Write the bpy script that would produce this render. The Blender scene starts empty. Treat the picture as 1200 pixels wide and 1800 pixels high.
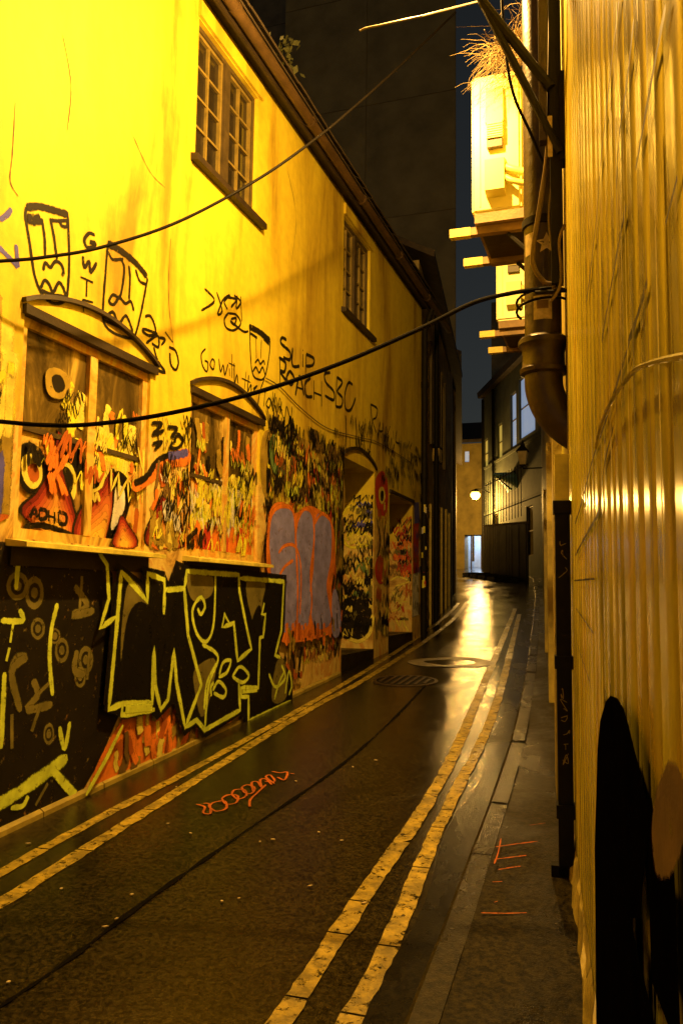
import bpy, bmesh, math, random
from mathutils import Vector, Matrix
from mathutils.geometry import tessellate_polygon
random.seed(7)
SC = bpy.context.scene
COL = SC.collection

# ------------------------------------------------------------------ camera
F = 1450.0
CAM = Vector((0, 0, 1.6))
_d = Vector((500 / F, -152 / F, -1)).normalized()
_K = (500 * 200 + F * F) / 152
_u = Vector((200, _K, -F)).normalized()
_x = _d.cross(_u)
RM = Matrix((_x, _d, _u))                      # camera axes -> world
cd = bpy.data.cameras.new('camera')
cam = bpy.data.objects.new('camera', cd)
COL.objects.link(cam)
cd.sensor_fit = 'VERTICAL'
cd.sensor_height = 36
cd.lens = F / 1800 * 36
cd.clip_start = 0.02
cd.clip_end = 500
cam.matrix_world = Matrix.Translation(CAM) @ RM.to_4x4()
SC.camera = cam

# ------------------------------------------------------------------ sky, exposure
W = bpy.data.worlds.new('World')
SC.world = W
W.use_nodes = True
wn = W.node_tree
sky = wn.nodes.new('ShaderNodeTexSky')
sky.sky_type = 'NISHITA'
sky.sun_disc = False
sky.sun_elevation = math.radians(4)
sky.sun_rotation = math.radians(200)
bg = wn.nodes['Background']
bg.inputs['Strength'].default_value = 0.011
hs = wn.nodes.new('ShaderNodeHueSaturation'); hs.inputs['Saturation'].default_value = .45
wn.links.new(sky.outputs[0], hs.inputs['Color']); wn.links.new(hs.outputs[0], bg.inputs['Color'])
SC.view_settings.view_transform = 'Standard'
SC.view_settings.look = 'None'
SC.view_settings.gamma = 1
SC.view_settings.exposure = 0
SODIUM = (1.0, 0.54, 0.12)
LAMP_NEAR = 1420
LAMP_FAR = 1200
CY = SC.cycles
CY.max_bounces = 6; CY.diffuse_bounces = 3; CY.glossy_bounces = 3; CY.volume_bounces = 0; CY.transparent_max_bounces = 20

# ------------------------------------------------------------------ geometry of the place
X0 = -3.313            # street face of the house on the left
S = 0.06712            # the lane climbs away from the camera
def gz(y): return S * y
def XR(y): return .165 - .1 * y     # street face of the walls on the right
def ray(px, py): return RM @ Vector(((px - 600) / F, (900 - py) / F, -1))
def hit(px, py, n, p0):
    r = ray(px, py); n = Vector(n)
    return CAM + r * ((Vector(p0) - CAM).dot(n) / r.dot(n))
def onX(px, py, X=X0): return hit(px, py, (1, 0, 0), (X, 0, 0))
def onY(px, py, Y): return hit(px, py, (0, 1, 0), (0, Y, 0))
def onG(px, py, h=0): return hit(px, py, (0, -S, 1), (0, 0, h))
NR = Vector((-1, -.1, 0)).normalized()
def onR(px, py): return hit(px, py, NR, (.165, 0, 0))
NL = Vector((1, 0, 0))
NG = Vector((0, -S, 1)).normalized()

# ------------------------------------------------------------------ materials
def _n(nt, t, **kw):
    n = nt.nodes.new(t)
    for k, v in kw.items(): setattr(n, k, v)
    return n
def ramp(nt, stops, fac):
    r = _n(nt, 'ShaderNodeValToRGB')
    e = r.color_ramp.elements
    while len(e) < len(stops): e.new(0.5)
    for el, (p, c) in zip(e, stops):
        el.position = p; el.color = (*c, 1)
    nt.links.new(fac, r.inputs[0])
    return r.outputs[0]
def noise(nt, scale, detail=4, stretch=(1, 1, 1), rough=.6, dist=0):
    tc = _n(nt, 'ShaderNodeTexCoord'); mp = _n(nt, 'ShaderNodeMapping')
    mp.inputs['Scale'].default_value = stretch
    nz = _n(nt, 'ShaderNodeTexNoise')
    nz.inputs['Scale'].default_value = scale; nz.inputs['Detail'].default_value = detail
    nz.inputs['Roughness'].default_value = rough; nz.inputs['Distortion'].default_value = dist
    nt.links.new(tc.outputs['Object'], mp.inputs[0]); nt.links.new(mp.outputs[0], nz.inputs['Vector'])
    return nz.outputs['Fac']
def mix(nt, fac, a, b, mode='MIX'):
    m = _n(nt, 'ShaderNodeMix', data_type='RGBA', blend_type=mode)
    if isinstance(fac, float): m.inputs[0].default_value = fac
    else: nt.links.new(fac, m.inputs[0])
    for i, c in ((6, a), (7, b)):
        if isinstance(c, tuple): m.inputs[i].default_value = (*c, 1)
        else: nt.links.new(c, m.inputs[i])
    return m.outputs[2]
def bump(nt, b, h, strength, dist=.01):
    bp = _n(nt, 'ShaderNodeBump')
    bp.inputs['Strength'].default_value = strength; bp.inputs['Distance'].default_value = dist
    nt.links.new(h, bp.inputs['Height']); nt.links.new(bp.outputs[0], b.inputs['Normal'])
def newmat(name):
    m = bpy.data.materials.new(name); m.use_nodes = True
    return m, m.node_tree, m.node_tree.nodes['Principled BSDF']
def mat(name, c, rough=.6, vary=.25, scale=6, bmp=.15, bscale=60, metal=0, spec=.5, stretch=(1, 1, 1), emit=None, es=1):
    m, nt, b = newmat(name)
    f = noise(nt, scale, 5, stretch)
    lo = tuple(max(0, x * (1 - vary)) for x in c); hi = tuple(min(1, x * (1 + vary)) for x in c)
    nt.links.new(ramp(nt, [(.3, lo), (.7, hi)], f), b.inputs['Base Color'])
    b.inputs['Roughness'].default_value = rough; b.inputs['Metallic'].default_value = metal
    b.inputs['Specular IOR Level'].default_value = spec
    if bmp: bump(nt, b, noise(nt, bscale, 3, stretch), bmp)
    if emit:
        b.inputs['Emission Color'].default_value = (*emit, 1); b.inputs['Emission Strength'].default_value = es
    return m
M = {}
def wear(m, lo=.30, hi=.40, scale=26, stretch=(1, 1, 1)):
    nt = m.node_tree; b = nt.nodes['Principled BSDF']
    mr = _n(nt, 'ShaderNodeMapRange'); nt.links.new(noise(nt, scale, 7, stretch, .72), mr.inputs[0])
    mr.inputs[1].default_value = lo; mr.inputs[2].default_value = hi
    nt.links.new(mr.outputs[0], b.inputs['Alpha'])
def paint(key, c, rough=.55, vary=.32):
    M[key] = mat('plain_' + key, c, rough, vary, 7, .08, 80)
    m = M['s_' + key] = mat('spray_' + key, c, rough, vary, 7, .08, 80, spec=.25)
    nt = m.node_tree; b = nt.nodes['Principled BSDF']     # soft, speckled edges of sprayed paint
    at = _n(nt, 'ShaderNodeAttribute', attribute_name='soft')
    a1 = _n(nt, 'ShaderNodeMath', operation='MULTIPLY_ADD'); nt.links.new(noise(nt, 45, 5, (1, 1, 1), .75), a1.inputs[0]); a1.inputs[1].default_value = .9; nt.links.new(at.outputs['Fac'], a1.inputs[2])
    mr = _n(nt, 'ShaderNodeMapRange', interpolation_type='SMOOTHSTEP'); nt.links.new(a1.outputs[0], mr.inputs[0]); mr.inputs[1].default_value = .42; mr.inputs[2].default_value = .82
    mw = _n(nt, 'ShaderNodeMapRange'); nt.links.new(noise(nt, 18, 7, (1, 1, 1), .72), mw.inputs[0]); mw.inputs[1].default_value = .30; mw.inputs[2].default_value = .42
    mm_ = _n(nt, 'ShaderNodeMath', operation='MULTIPLY'); nt.links.new(mr.outputs[0], mm_.inputs[0]); nt.links.new(mw.outputs[0], mm_.inputs[1])
    nt.links.new(mm_.outputs[0], b.inputs['Alpha'])
for k, c in dict(black=(.005, .004, .003), dark=(.013, .010, .005), brown=(.16, .10, .03), yellow=(.75, .72, .05), lime=(.62, .78, .08),
                 orange=(.75, .22, .03), red=(.50, .05, .03), rust=(.42, .11, .02), lilac=(.28, .28, .85), violet=(.10, .10, .55),
                 white=(.78, .78, .72), cream=(.78, .68, .12), green=(.14, .24, .08), blue=(.12, .22, .7), olive=(.17, .15, .04), tan=(.36, .26, .04)).items():
    paint(k, c)

for i in range(8):
    t = i / 7; paint('flame%d' % i, (.16 + .62 * t ** .7, .015 + .50 * t ** 1.6, .012 + .06 * t), .6, .25)
# render of the house: cream paint, stains, and a band of sprayed colour low down
m, nt, b = newmat('cream_render'); M['render'] = m
st = noise(nt, 1.6, 6, (1, 1, .22), .6, .4)
base = ramp(nt, [(.34, (.34, .22, .010)), (.44, (.57, .43, .022)), (.54, (.74, .61, .03)), (.7, (.79, .68, .04))], st)
fine = ramp(nt, [(.35, (.88, .87, .84)), (.6, (1, 1, 1))], noise(nt, 9, 8))
base = mix(nt, 1.0, base, fine, 'MULTIPLY')
mess = ramp(nt, [(.25, (.04, .025, .01)), (.36, (.20, .10, .02)), (.43, (.62, .40, .09)), (.52, (.76, .62, .18)), (.58, (.60, .28, .05)), (.64, (.66, .52, .15)), (.74, (.12, .07, .02))],
            noise(nt, 2.6, 7, (1, 1, .55), .62, 1.4))
tc = _n(nt, 'ShaderNodeTexCoord'); sp = _n(nt, 'ShaderNodeSeparateXYZ'); nt.links.new(tc.outputs['Object'], sp.inputs[0])
ad = _n(nt, 'ShaderNodeMath', operation='MULTIPLY_ADD'); nt.links.new(noise(nt, 1.8, 5), ad.inputs[0]); ad.inputs[1].default_value = 1.1; nt.links.new(sp.outputs[2], ad.inputs[2])
mr = _n(nt, 'ShaderNodeMapRange'); nt.links.new(ad.outputs[0], mr.inputs[0])
mr.inputs[1].default_value = 2.95; mr.inputs[2].default_value = 2.75
nt.links.new(mix(nt, mr.outputs[0], base, mess), b.inputs['Base Color'])
b.inputs['Roughness'].default_value = .7
bump(nt, b, noise(nt, 35, 5), .25, .008)

# mottled painted-over glass and boards in the ground-floor openings
m, nt, b = newmat('painted_glass'); M['pglass'] = m
c1 = ramp(nt, [(.28, (.05, .03, .01)), (.38, (.40, .25, .05)), (.46, (.72, .55, .12)), (.54, (.66, .32, .05)), (.62, (.76, .62, .18)), (.75, (.20, .08, .02))], noise(nt, 3.2, 6, (1, 1, .5), .6, 1.2))
nt.links.new(c1, b.inputs['Base Color']); b.inputs['Roughness'].default_value = .35
m, nt, b = newmat('grimy_glass'); M['gglass'] = m
c1 = ramp(nt, [(.35, (.03, .022, .008)), (.5, (.10, .07, .018)), (.60, (.20, .14, .03)), (.68, (.60, .45, .10)), (.8, (.30, .12, .02))], noise(nt, 3.0, 7, (1, 1.4, .5), .65, .8))
nt.links.new(c1, b.inputs['Base Color']); b.inputs['Roughness'].default_value = .25
# asphalt, wet
def wet(name, lo, hi, r0, r1, bs, sc=5.0, spec=.5):
    m, nt, b = newmat(name)
    big = noise(nt, 1.5, 7, (1, .55, 1), .68, .5)
    c = ramp(nt, [(.40, lo), (.62, hi)], noise(nt, sc, 3, (1, 1, 1), .8))
    c = mix(nt, 1.0, c, ramp(nt, [(.35, (.55, .55, .55)), (.65, (1, 1, 1))], big), 'MULTIPLY')
    nt.links.new(c, b.inputs['Base Color'])
    rr = _n(nt, 'ShaderNodeMapRange'); nt.links.new(big, rr.inputs[0])
    rr.inputs[1].default_value = .38; rr.inputs[2].default_value = .62; rr.inputs[3].default_value = r0; rr.inputs[4].default_value = r1
    nt.links.new(rr.outputs[0], b.inputs['Roughness'])
    b.inputs['Specular IOR Level'].default_value = spec
    h1 = noise(nt, 2.5, 4); h2 = noise(nt, 130, 3)
    a = _n(nt, 'ShaderNodeMath', operation='MULTIPLY_ADD'); nt.links.new(h2, a.inputs[0]); a.inputs[1].default_value = .55; nt.links.new(h1, a.inputs[2])
    bump(nt, b, a.outputs[0], bs, .02)
    return m
M['asphalt'] = wet('wet_asphalt', (.003, .0024, .001), (.050, .040, .014), .05, .24, .16, 48, .4)
M['channel'] = wet('wet_channel', (.003, .0025, .001), (.016, .013, .005), .15, .35, .15, 40, .2)
M['paving'] = wet('wet_paving', (.004, .003, .001), (.040, .031, .010), .25, .55, .25, 36, .12)
M['kerb'] = wet('kerb_granite', (.008, .0065, .003), (.045, .036, .014), .14, .36, .25, 30, .25)
M['line'] = wet('road_paint', (.26, .20, .03), (.62, .46, .05), .25, .5, .3, 9); wear(M['line'], .36, .47, 22)
M['patch'] = wet('pale_patch', (.16, .13, .06), (.34, .28, .13), .3, .5, .3, 7)
M['seam'] = mat('tar_seam', (.003, .0025, .002), .8, .3, 12, .2, spec=.05)
M['earth'] = mat('earth', (.04, .035, .025), .9)
# glossy boards on the right: many coats of dribbled paint
m, nt, b = newmat('dribbled_gloss'); M['boards'] = m
c = ramp(nt, [(.25, (.36, .34, .04)), (.40, (.60, .56, .06)), (.55, (.74, .68, .08)), (.68, (.82, .76, .12)), (.8, (.62, .44, .05))], noise(nt, 2.0, 6, (1.2, 1.8, .7), .62, 1.6))
c = mix(nt, 1.0, c, ramp(nt, [(.35, (.75, .72, .66)), (.62, (1, 1, 1))], noise(nt, 5, 5, (1, 2.4, .45))), 'MULTIPLY')
c = mix(nt, 1.0, c, ramp(nt, [(.32, (.52, .52, .36)), (.44, (.82, .80, .62)), (.52, (1, .97, .8)), (.66, (1, .82, .5))], noise(nt, 1.3, 6, (1, 2.2, .9), .6, .6)), 'MULTIPLY')
nt.links.new(c, b.inputs['Base Color']); b.inputs['Roughness'].default_value = .2
b.inputs['Specular IOR Level'].default_value = .6
bump(nt, b, noise(nt, 24, 3, (1, 1.6, .03)), .22, .006)
M['matt'] = mat('matt_black', (.002, .0017, .001), 1.0, .3, 8, .1, 40, spec=0)
M['brickpaint'] = mat('rough_painted_wall', (.34, .27, .05), .5, .5, 4, .6, 20)
M['wood_dark'] = mat('dark_timber', (.030, .019, .008), .6, .4, 5, .3, 30)
M['gutter'] = mat('gutter_iron', (.09, .055, .022), .45, .35, 6, .2)
M['frame_white'] = mat('window_paint', (.22, .165, .04), .5, .3, 10)
M['frame_dark'] = mat('dark_window_paint', (.07, .05, .02), .5, .3, 10)  # plain dark paint for frames and bars
M['glass'] = mat('dark_glass', (.025, .02, .012), .08, .3, 3, .04, 6)
M['iron'] = mat('painted_iron', (.045, .03, .014), .4, .5, 9, .4, 25)
M['iron_black'] = mat('black_iron', (.010, .009, .007), .65, .3, 9, .15, spec=.2)
M['rubber'] = mat('cable_rubber', (.004, .003, .002), .7, .3, 9, .05, spec=.08)
M['cable_brown'] = mat('cable_brown', (.13, .085, .03), .4, .4, 9, .1)
M['ac'] = mat('ac_enamel', (.78, .74, .24), .4, .08, 3, .03)
M['ac_cover'] = mat('ac_cover_plastic', (.66, .60, .16), .45, .08, 3, .03)
M['timber_pale'] = mat('pale_end_timber', (.62, .50, .10), .6, .25, 8)
M['timber'] = mat('bearer_timber', (.20, .13, .05), .65, .4, 6, .3)
M['steel'] = mat('dull_steel', (.30, .26, .18), .4, .3, 8, .1, metal=.6)
M['concrete'] = mat('dark_concrete', (.28, .22, .08), .85, .3, .8, .3, 8)
M['render2'] = mat('grey_render', (.15, .12, .06), .8, .35, 1.5, .3, 20)
M['terrace'] = mat('terrace_render', (.38, .30, .11), .8, .45, 2.5, .3, 20)
M['render3'] = mat('far_pale_render', (.15, .17, .12), .8, .25, 1.5, .2, 20)
M['endwall'] = mat('end_wall_render', (.34, .26, .06), .8, .35, 1.5, .3, 12)
M['tile'] = mat('roof_tile', (.06, .045, .03), .7, .4, 5, .3)
M['hoard'] = mat('black_boards', (.012, .011, .010), .45, .4, 5, .2)
M['twig'] = mat('dry_twig', (.16, .11, .04), .8, .35, 30, 0)
M['leaf'] = mat('dark_leaf', (.05, .055, .02), .6, .4, 30, 0)
M['paper'] = mat('sticker_paper', (.55, .45, .22), .5, .35, 25)
M['teal'] = mat('teal_glow', (.22, .42, .36), .5, .3, 4)  # teal stands in for lantern light on the far facade
M['lit_cool'] = mat('lit_pane_cool', (.5, .6, .7), .3, .1, 2, 0, emit=(.50, .66, .95), es=.38)
M['lit_warm'] = mat('lit_pane_warm', (.6, .5, .2), .3, .1, 2, 0, emit=(1, .72, .12), es=.35)
M['lamp_far'] = mat('lamp_glass', (1, .8, .4), .3, 0, 2, 0, emit=(1, .56, .06), es=16)
M['lamp_near'] = mat('lamp_bowl', (1, .8, .4), .3, 0, 2, 0, emit=SODIUM, es=12)
M['lantern_glass'] = mat('lantern_glass', (.55, .42, .14), .25, .2, 8, .05)
M['bluewall'] = mat('passage_wall', (.55, .62, .72), .7, .2, 2)
M['litter'] = mat('pale_litter', (.55, .46, .26), .6, .4, 40)

# ------------------------------------------------------------------ builders
ORG = {}
def props(o, label=None, cat=None, group=None, kind=None):
    if label: o['label'] = label
    if cat: o['category'] = cat
    if group: o['group'] = group
    if kind: o['kind'] = kind
    return o
def thing(name, label, cat, loc, group=None):
    o = bpy.data.objects.new(name, None); COL.objects.link(o)
    o.location = loc; o.empty_display_size = .2
    ORG[o] = Vector(loc)
    return props(o, label, cat, group)
class MB:
    def __init__(s): s.v = []; s.f = []; s.m = []
    def add(s, vs, fs, mi=0):
        k = len(s.v); s.v += [Vector(v) for v in vs]
        s.f += [tuple(i + k for i in f) for f in fs]; s.m += [mi] * len(fs); return s
    def quad(s, a, b, c, d, mi=0): return s.add([a, b, c, d], [(0, 1, 2, 3)], mi)
    def hexa(s, p, mi=0):      # p: bottom 4 then top 4
        return s.add(p, [(3, 2, 1, 0), (4, 5, 6, 7), (0, 1, 5, 4), (1, 2, 6, 5), (2, 3, 7, 6), (3, 0, 4, 7)], mi)
    def box(s, x0, x1, y0, y1, z0, z1, mi=0):
        return s.hexa([(x0, y0, z0), (x1, y0, z0), (x1, y1, z0), (x0, y1, z0), (x0, y0, z1), (x1, y0, z1), (x1, y1, z1), (x0, y1, z1)], mi)
    def obox(s, c, ax, ay, az, mi=0):
        c, ax, ay, az = map(Vector, (c, ax, ay, az))
        return s.hexa([c - ax - ay - az, c + ax - ay - az, c + ax + ay - az, c - ax + ay - az, c - ax - ay + az, c + ax - ay + az, c + ax + ay + az, c - ax + ay + az], mi)
    def tube(s, pts, r, n=8, mi=0, cap=True):
        pts = [Vector(p) for p in pts]; rs = r if isinstance(r, (list, tuple)) else [r] * len(pts)
        k = len(s.v); up = None
        for i, p in enumerate(pts):
            t = (pts[min(i + 1, len(pts) - 1)] - pts[max(i - 1, 0)])
            t = t.normalized() if t.length > 1e-9 else Vector((0, 0, 1))
            if up is None:
                up = t.orthogonal().normalized()
            up = (up - t * up.dot(t)); up = up.normalized() if up.length > 1e-6 else t.orthogonal().normalized()
            w = t.cross(up)
            for j in range(n):
                a = 2 * math.pi * j / n
                s.v.append(p + (up * math.cos(a) + w * math.sin(a)) * rs[i])
        for i in range(len(pts) - 1):
            for j in range(n):
                a = k + i * n + j; b = k + i * n + (j + 1) % n
                s.f.append((a, b, b + n, a + n)); s.m.append(mi)
        if cap:
            s.f.append(tuple(k + j for j in range(n))[::-1]); s.m.append(mi)
            e = k + (len(pts) - 1) * n
            s.f.append(tuple(e + j for j in range(n))); s.m.append(mi)
        return s
    def lathe(s, c, prof, n=16, mi=0):
        return s.tube([Vector(c) + Vector((0, 0, z)) for r, z in prof], [max(r, 1e-4) for r, z in prof], n, mi)
    def poly(s, pts, mi=0):
        pts = [Vector(p) for p in pts]
        tris = tessellate_polygon([pts])
        return s.add(pts, [tuple(t) for t in tris], mi)
    def prism(s, pts, d, mi=0):
        pts = [Vector(p) for p in pts]; d = Vector(d); n = len(pts)
        tris = [tuple(t) for t in tessellate_polygon([pts])]
        fs = tris + [tuple(i + n for i in t[::-1]) for t in tris] + [(i, (i + 1) % n, n + (i + 1) % n, n + i) for i in range(n)]
        return s.add(pts + [p + d for p in pts], fs, mi)
    def build(s, name, mats, parent=None, smooth=False, loc=None, **kw):
        if not isinstance(mats, (list, tuple)): mats = [mats]
        org = ORG[parent] if parent is not None else (Vector(loc) if loc is not None else Vector())
        me = bpy.data.meshes.new(name)
        me.from_pydata([v - org for v in s.v], [], s.f)
        for q in mats: me.materials.append(M[q])
        if len(mats) > 1: me.polygons.foreach_set('material_index', s.m)
        bm = bmesh.new(); bm.from_mesh(me); bmesh.ops.recalc_face_normals(bm, faces=bm.faces); bm.to_mesh(me); bm.free()
        if smooth:
            me.polygons.foreach_set('use_smooth', [True] * len(me.polygons))
            try: me.set_sharp_from_angle(angle=math.radians(40))
            except Exception: pass
        me.update()
        o = bpy.data.objects.new(name, me); COL.objects.link(o)
        if parent is not None: o.parent = parent
        elif loc is not None: o.location = loc
        ORG[o] = org
        return props(o, **kw)
def catmull(P, k=6, closed=False):
    P = [Vector(p) for p in P]
    if len(P) < 3: return P
    out = []; n = len(P)
    for i in range(n if closed else n - 1):
        g = (lambda j: P[j % n]) if closed else (lambda j: P[max(0, min(n - 1, j))])
        a, b_, c, d = g(i - 1), g(i), g(i + 1), g(i + 2)
        for q in range(k):
            t = q / k
            out.append(.5 * ((2 * b_) + (c - a) * t + (2 * a - 5 * b_ + 4 * c - d) * t * t + (3 * b_ - a - 3 * c + d) * t ** 3))
    out.append(P[0] if closed else P[-1])
    return out
class Spray:
    """flat paint marks on a plane; every mark lies a hair above the one before"""
    def __init__(s, fn, n, base=.003):
        s.fn = fn; s.n = Vector(n); s.lift = base; s.mb = MB(); s.mats = []; s.soft = []
    def mi(s, c):
        if c not in s.mats: s.mats.append(c)
        return s.mats.index(c)
    def pts(s, P, z):
        if z: P = [z(*p) for p in P]
        return [p if isinstance(p, Vector) else s.fn(*p) for p in P]
    def stroke(s, P, w, c='black', z=None, k=6, sharp=False, jit=.12, closed=False):
        Q = s.pts(P, z)
        if not sharp: Q = catmull(Q, k, closed)
        elif closed: Q = Q + [Q[0]]
        if sharp:       # densify so mitres stay short
            R2 = []
            for a, b_ in zip(Q, Q[1:]):
                m_ = max(1, int((b_ - a).length / .06)); R2 += [a.lerp(b_, i / m_) for i in range(m_)]
            Q = R2 + [Q[-1]]
        L = []; n = len(Q)
        for i, p in enumerate(Q):
            t = Q[min(i + 1, n - 1)] - Q[max(i - 1, 0)]
            if t.length < 1e-7: t = Vector((0, 0, 1))
            sd = s.n.cross(t.normalized())
            h = w * .5 * (1 + random.uniform(-jit, jit))
            if (i == 0 or i == n - 1) and not closed: h *= .55
            q = p + s.n * (s.lift + .00008 * i / n); h *= 1.25
            L.append((q + sd * h, q, q - sd * h))
        m_ = s.mi(c); k0 = len(s.mb.v)
        for tr_ in L: s.mb.v += tr_; s.soft += [0, 1, 0]
        for i in range(n - 1):
            for j in (0, 1): s.mb.f.append((k0 + 3 * i + j, k0 + 3 * i + j + 1, k0 + 3 * i + j + 4, k0 + 3 * i + j + 3)); s.mb.m.append(m_)
        s.lift += .00012
        return s
    def fill(s, P, c, z=None, smooth=True, k=5, feather=.022):
        Q = s.pts(P, z)
        if smooth: Q = catmull(Q, k, True)[:-1]
        n = len(Q); m_ = s.mi(c); ar = sum(((Q[i] - Q[0]).cross(Q[(i + 1) % n] - Q[0])).dot(s.n) for i in range(n))
        Q = [p + s.n * s.lift for p in Q]; sg = -1 if ar > 0 else 1
        s.mb.poly(Q, m_); s.soft += [1] * n; k0 = len(s.mb.v)
        for i in range(n):      # feathered rim
            t = Q[(i + 1) % n] - Q[i - 1]; t = t.normalized() if t.length > 1e-7 else Vector((0, 0, 1))
            s.mb.v += [Q[i], Q[i] + s.n.cross(t) * sg * feather]; s.soft += [1, 0]
        for i in range(n):
            j = (i + 1) % n; s.mb.f.append((k0 + 2 * i, k0 + 2 * i + 1, k0 + 2 * j + 1, k0 + 2 * j)); s.mb.m.append(m_)
        s.lift += .00012
        return s
    def smear(s, rect, n, cols, w=(.03, .09), L=(.12, .4)):
        for _ in range(n):
            u = random.uniform(rect[0], rect[1]); v = random.uniform(rect[2], rect[3]); l = random.uniform(*L); k = random.uniform(-.04, .04)
            P = [s.fn2(min(max(u + k * t * 2 + random.uniform(-.015, .015), rect[0]), rect[1]), max(rect[2], v - l * t)) for t in (0, .25, .5, .75, 1)]
            s.stroke(P, random.uniform(*w), random.choice(cols), k=5, jit=.06)
        return s
    def scribble(s, rect, n, cols, w=(.012, .03), size=(.06, .2), pts=(6, 11)):
        """rect = u0,u1,v0,v1 handed to fn2(u,v)"""
        for _ in range(n):
            u = random.uniform(rect[0], rect[1]); v = random.uniform(rect[2], rect[3])
            a = random.uniform(*size); P = []; sl_ = random.uniform(-.25, .35); sg_ = random.choice((-1, 1)); n_ = random.randint(*pts)
            for i in range(n_):          # handwriting: up-down strokes moving along, sometimes looping back
                sg_ = -sg_; u += a * random.choice((.25, .45, .60, -.2)); h = sg_ * a * random.uniform(.35, 1.0)
                P.append(s.fn2(min(max(u + sl_ * h, rect[0]), rect[1]), min(max(v + h - .25 * a * i / n_, rect[2]), rect[3])))
            if random.random() < .4:
                s.stroke(P, random.uniform(*w), random.choice(cols), sharp=True); continue
            s.stroke(P, random.uniform(*w), random.choice(cols), k=5)
        return s
    def build(s, name, parent, label=None):
        o = s.mb.build(name, [('s_' + c if 's_' + c in M else c) for c in s.mats], parent, label=label)
        at = o.data.attributes.new('soft', 'FLOAT', 'POINT'); at.data.foreach_set('value', [float(x) for x in s.soft])
        if name in ('graffiti_tangle', 'render_cracks', 'paint_runs', 'scrawl', 'survey_mark'): o['kind'] = 'stuff'
        return o
def LS(base=.003, X=X0):
    q = Spray(lambda px, py: onX(px, py, X), NL, base); q.fn2 = lambda u, v: Vector((X, u, v)); return q
def z2(x, y): return (x / 3, 300 + y / 3)
def z3(x, y): return (x / 3, 500 + y / 3)
def z4(x, y): return (x / 2.3077, 900 + y / 2.3077)
def z5(x, y): return (300 + x / 2.609, 450 + y / 2.609)
def z6(x, y): return (400 + x / 3, 750 + y / 3)

# ================================================================== GROUND
g = MB(); g.quad((-36, -10, gz(-10) - .05), (36, -10, gz(-10) - .05), (36, 76, gz(76) - .05), (-36, 76, gz(76) - .05))
g.build('ground', 'earth', kind='structure')
kerb_px = [(720, 1800), (775, 1650), (830, 1500), (868, 1400), (900, 1300), (925, 1180), (935, 1100), (940, 1050), (936, 1020)]
kerb = [onG(*p) for p in kerb_px]
kerb = [Vector((-.62, -4, gz(-4))), Vector((-.66, 1, gz(1)))] + kerb + [Vector((-4.6, 40, gz(40)))]
def kx(y):
    for a, b_ in zip(kerb, kerb[1:]):
        if a.y <= y <= b_.y: return a.x + (b_.x - a.x) * (y - a.y) / (b_.y - a.y)
    return kerb[-1].x
def lx(y):      # left edge of the carriageway
    if y < 13.8: return X0 - .05
    if y < 22: return -3.36 - .125 * (y - 13.8)
    return -4.4 - .19 * (y - 22)
r = MB(); ys = [-6 + i * .5 for i in range(0, 115)]
for a, b_ in zip(ys, ys[1:]):
    n = 8
    for i in range(n):
        f0, f1 = i / n, (i + 1) / n
        def P(y, f):
            xl, xr = lx(y), kx(max(-4, min(40, y))) + .02
            if y > 40: xr = -4.6 + (y - 40) * .1
            camber = .03 * math.sin(math.pi * f)
            return Vector((xl + (xr - xl) * f, y, gz(y) + camber - .02))
        r.quad(P(a, f0), P(a, f1), P(b_, f1), P(b_, f0))
bm_v = {}
road = r.build('road', 'asphalt', kind='structure', smooth=True)
def roadz(x, y):
    f = (x - lx(y)) / (kx(y) + .02 - lx(y)); f = min(1, max(0, f))
    return gz(y) + .03 * math.sin(math.pi * f) - .02
def onRoad(px, py):
    p = onG(px, py)
    for _ in range(4):
        p = onG(px, py, roadz(p.x, p.y) - gz(p.y))
    return p
# wet channel beside the kerb
c = MB(); ch = [y * .25 for y in range(4, 100)]
for a, b_ in zip(ch, ch[1:]):
    wa, wb = .16 + .03 * math.sin(a * 3), .16 + .03 * math.sin(b_ * 3)
    c.quad((kx(a) - wa, a, roadz(kx(a) - wa, a) + .004), (kx(a) + .01, a, roadz(kx(a), a) + .004), (kx(b_) + .01, b_, roadz(kx(b_), b_) + .004), (kx(b_) - wb, b_, roadz(kx(b_) - wb, b_) + .004))
c.build('gutter_channel', 'channel', road)
# double yellow lines, worn into patches
def yline(px, w, seed):
    rnd = random.Random(seed)
    P = catmull([onRoad(*p) for p in px], 24)
    m_ = MB(); d = 0; side = []
    L = [P[0]]
    for p in P[1:]:
        while (p - L[-1]).length > .05: L.append(L[-1] + (p - L[-1]).normalized() * .045)
    k = 0; brk = rnd.randint(6, 16); run = []
    e0 = e1 = 0
    for i, p in enumerate(L):
        t = (L[min(i + 1, len(L) - 1)] - L[max(0, i - 1)]).normalized(); sd = NG.cross(t)
        e0 = e0 * .5 + rnd.uniform(-.005, .005); e1 = e1 * .5 + rnd.uniform(-.005, .005)
        z = NG * .0045
        run.append((p + sd * (w / 2 + e0) + z, p - sd * (w / 2 + e1) + z)); k += 1
        if k > brk:
            k = 0; brk = rnd.randint(5, 18); side.append(run)
            run = [(p + sd * (w / 2 + e0) + z + t * .012, p - sd * (w / 2 + e1) + z + t * .012)] if rnd.random() < .9 else [(p + sd * (w * .5) + z, p - sd * (w * .1) + z)]
    side.append(run)
    for run in side:
        if len(run) < 2: continue
        k0 = len(m_.v)
        for a, b_ in run: m_.v += [a, b_]
        for i in range(len(run) - 1): m_.f.append((k0 + 2 * i, k0 + 2 * i + 1, k0 + 2 * i + 3, k0 + 2 * i + 2)); m_.m.append(0)
    m_.build('yellow_line', 'line', road)
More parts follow.
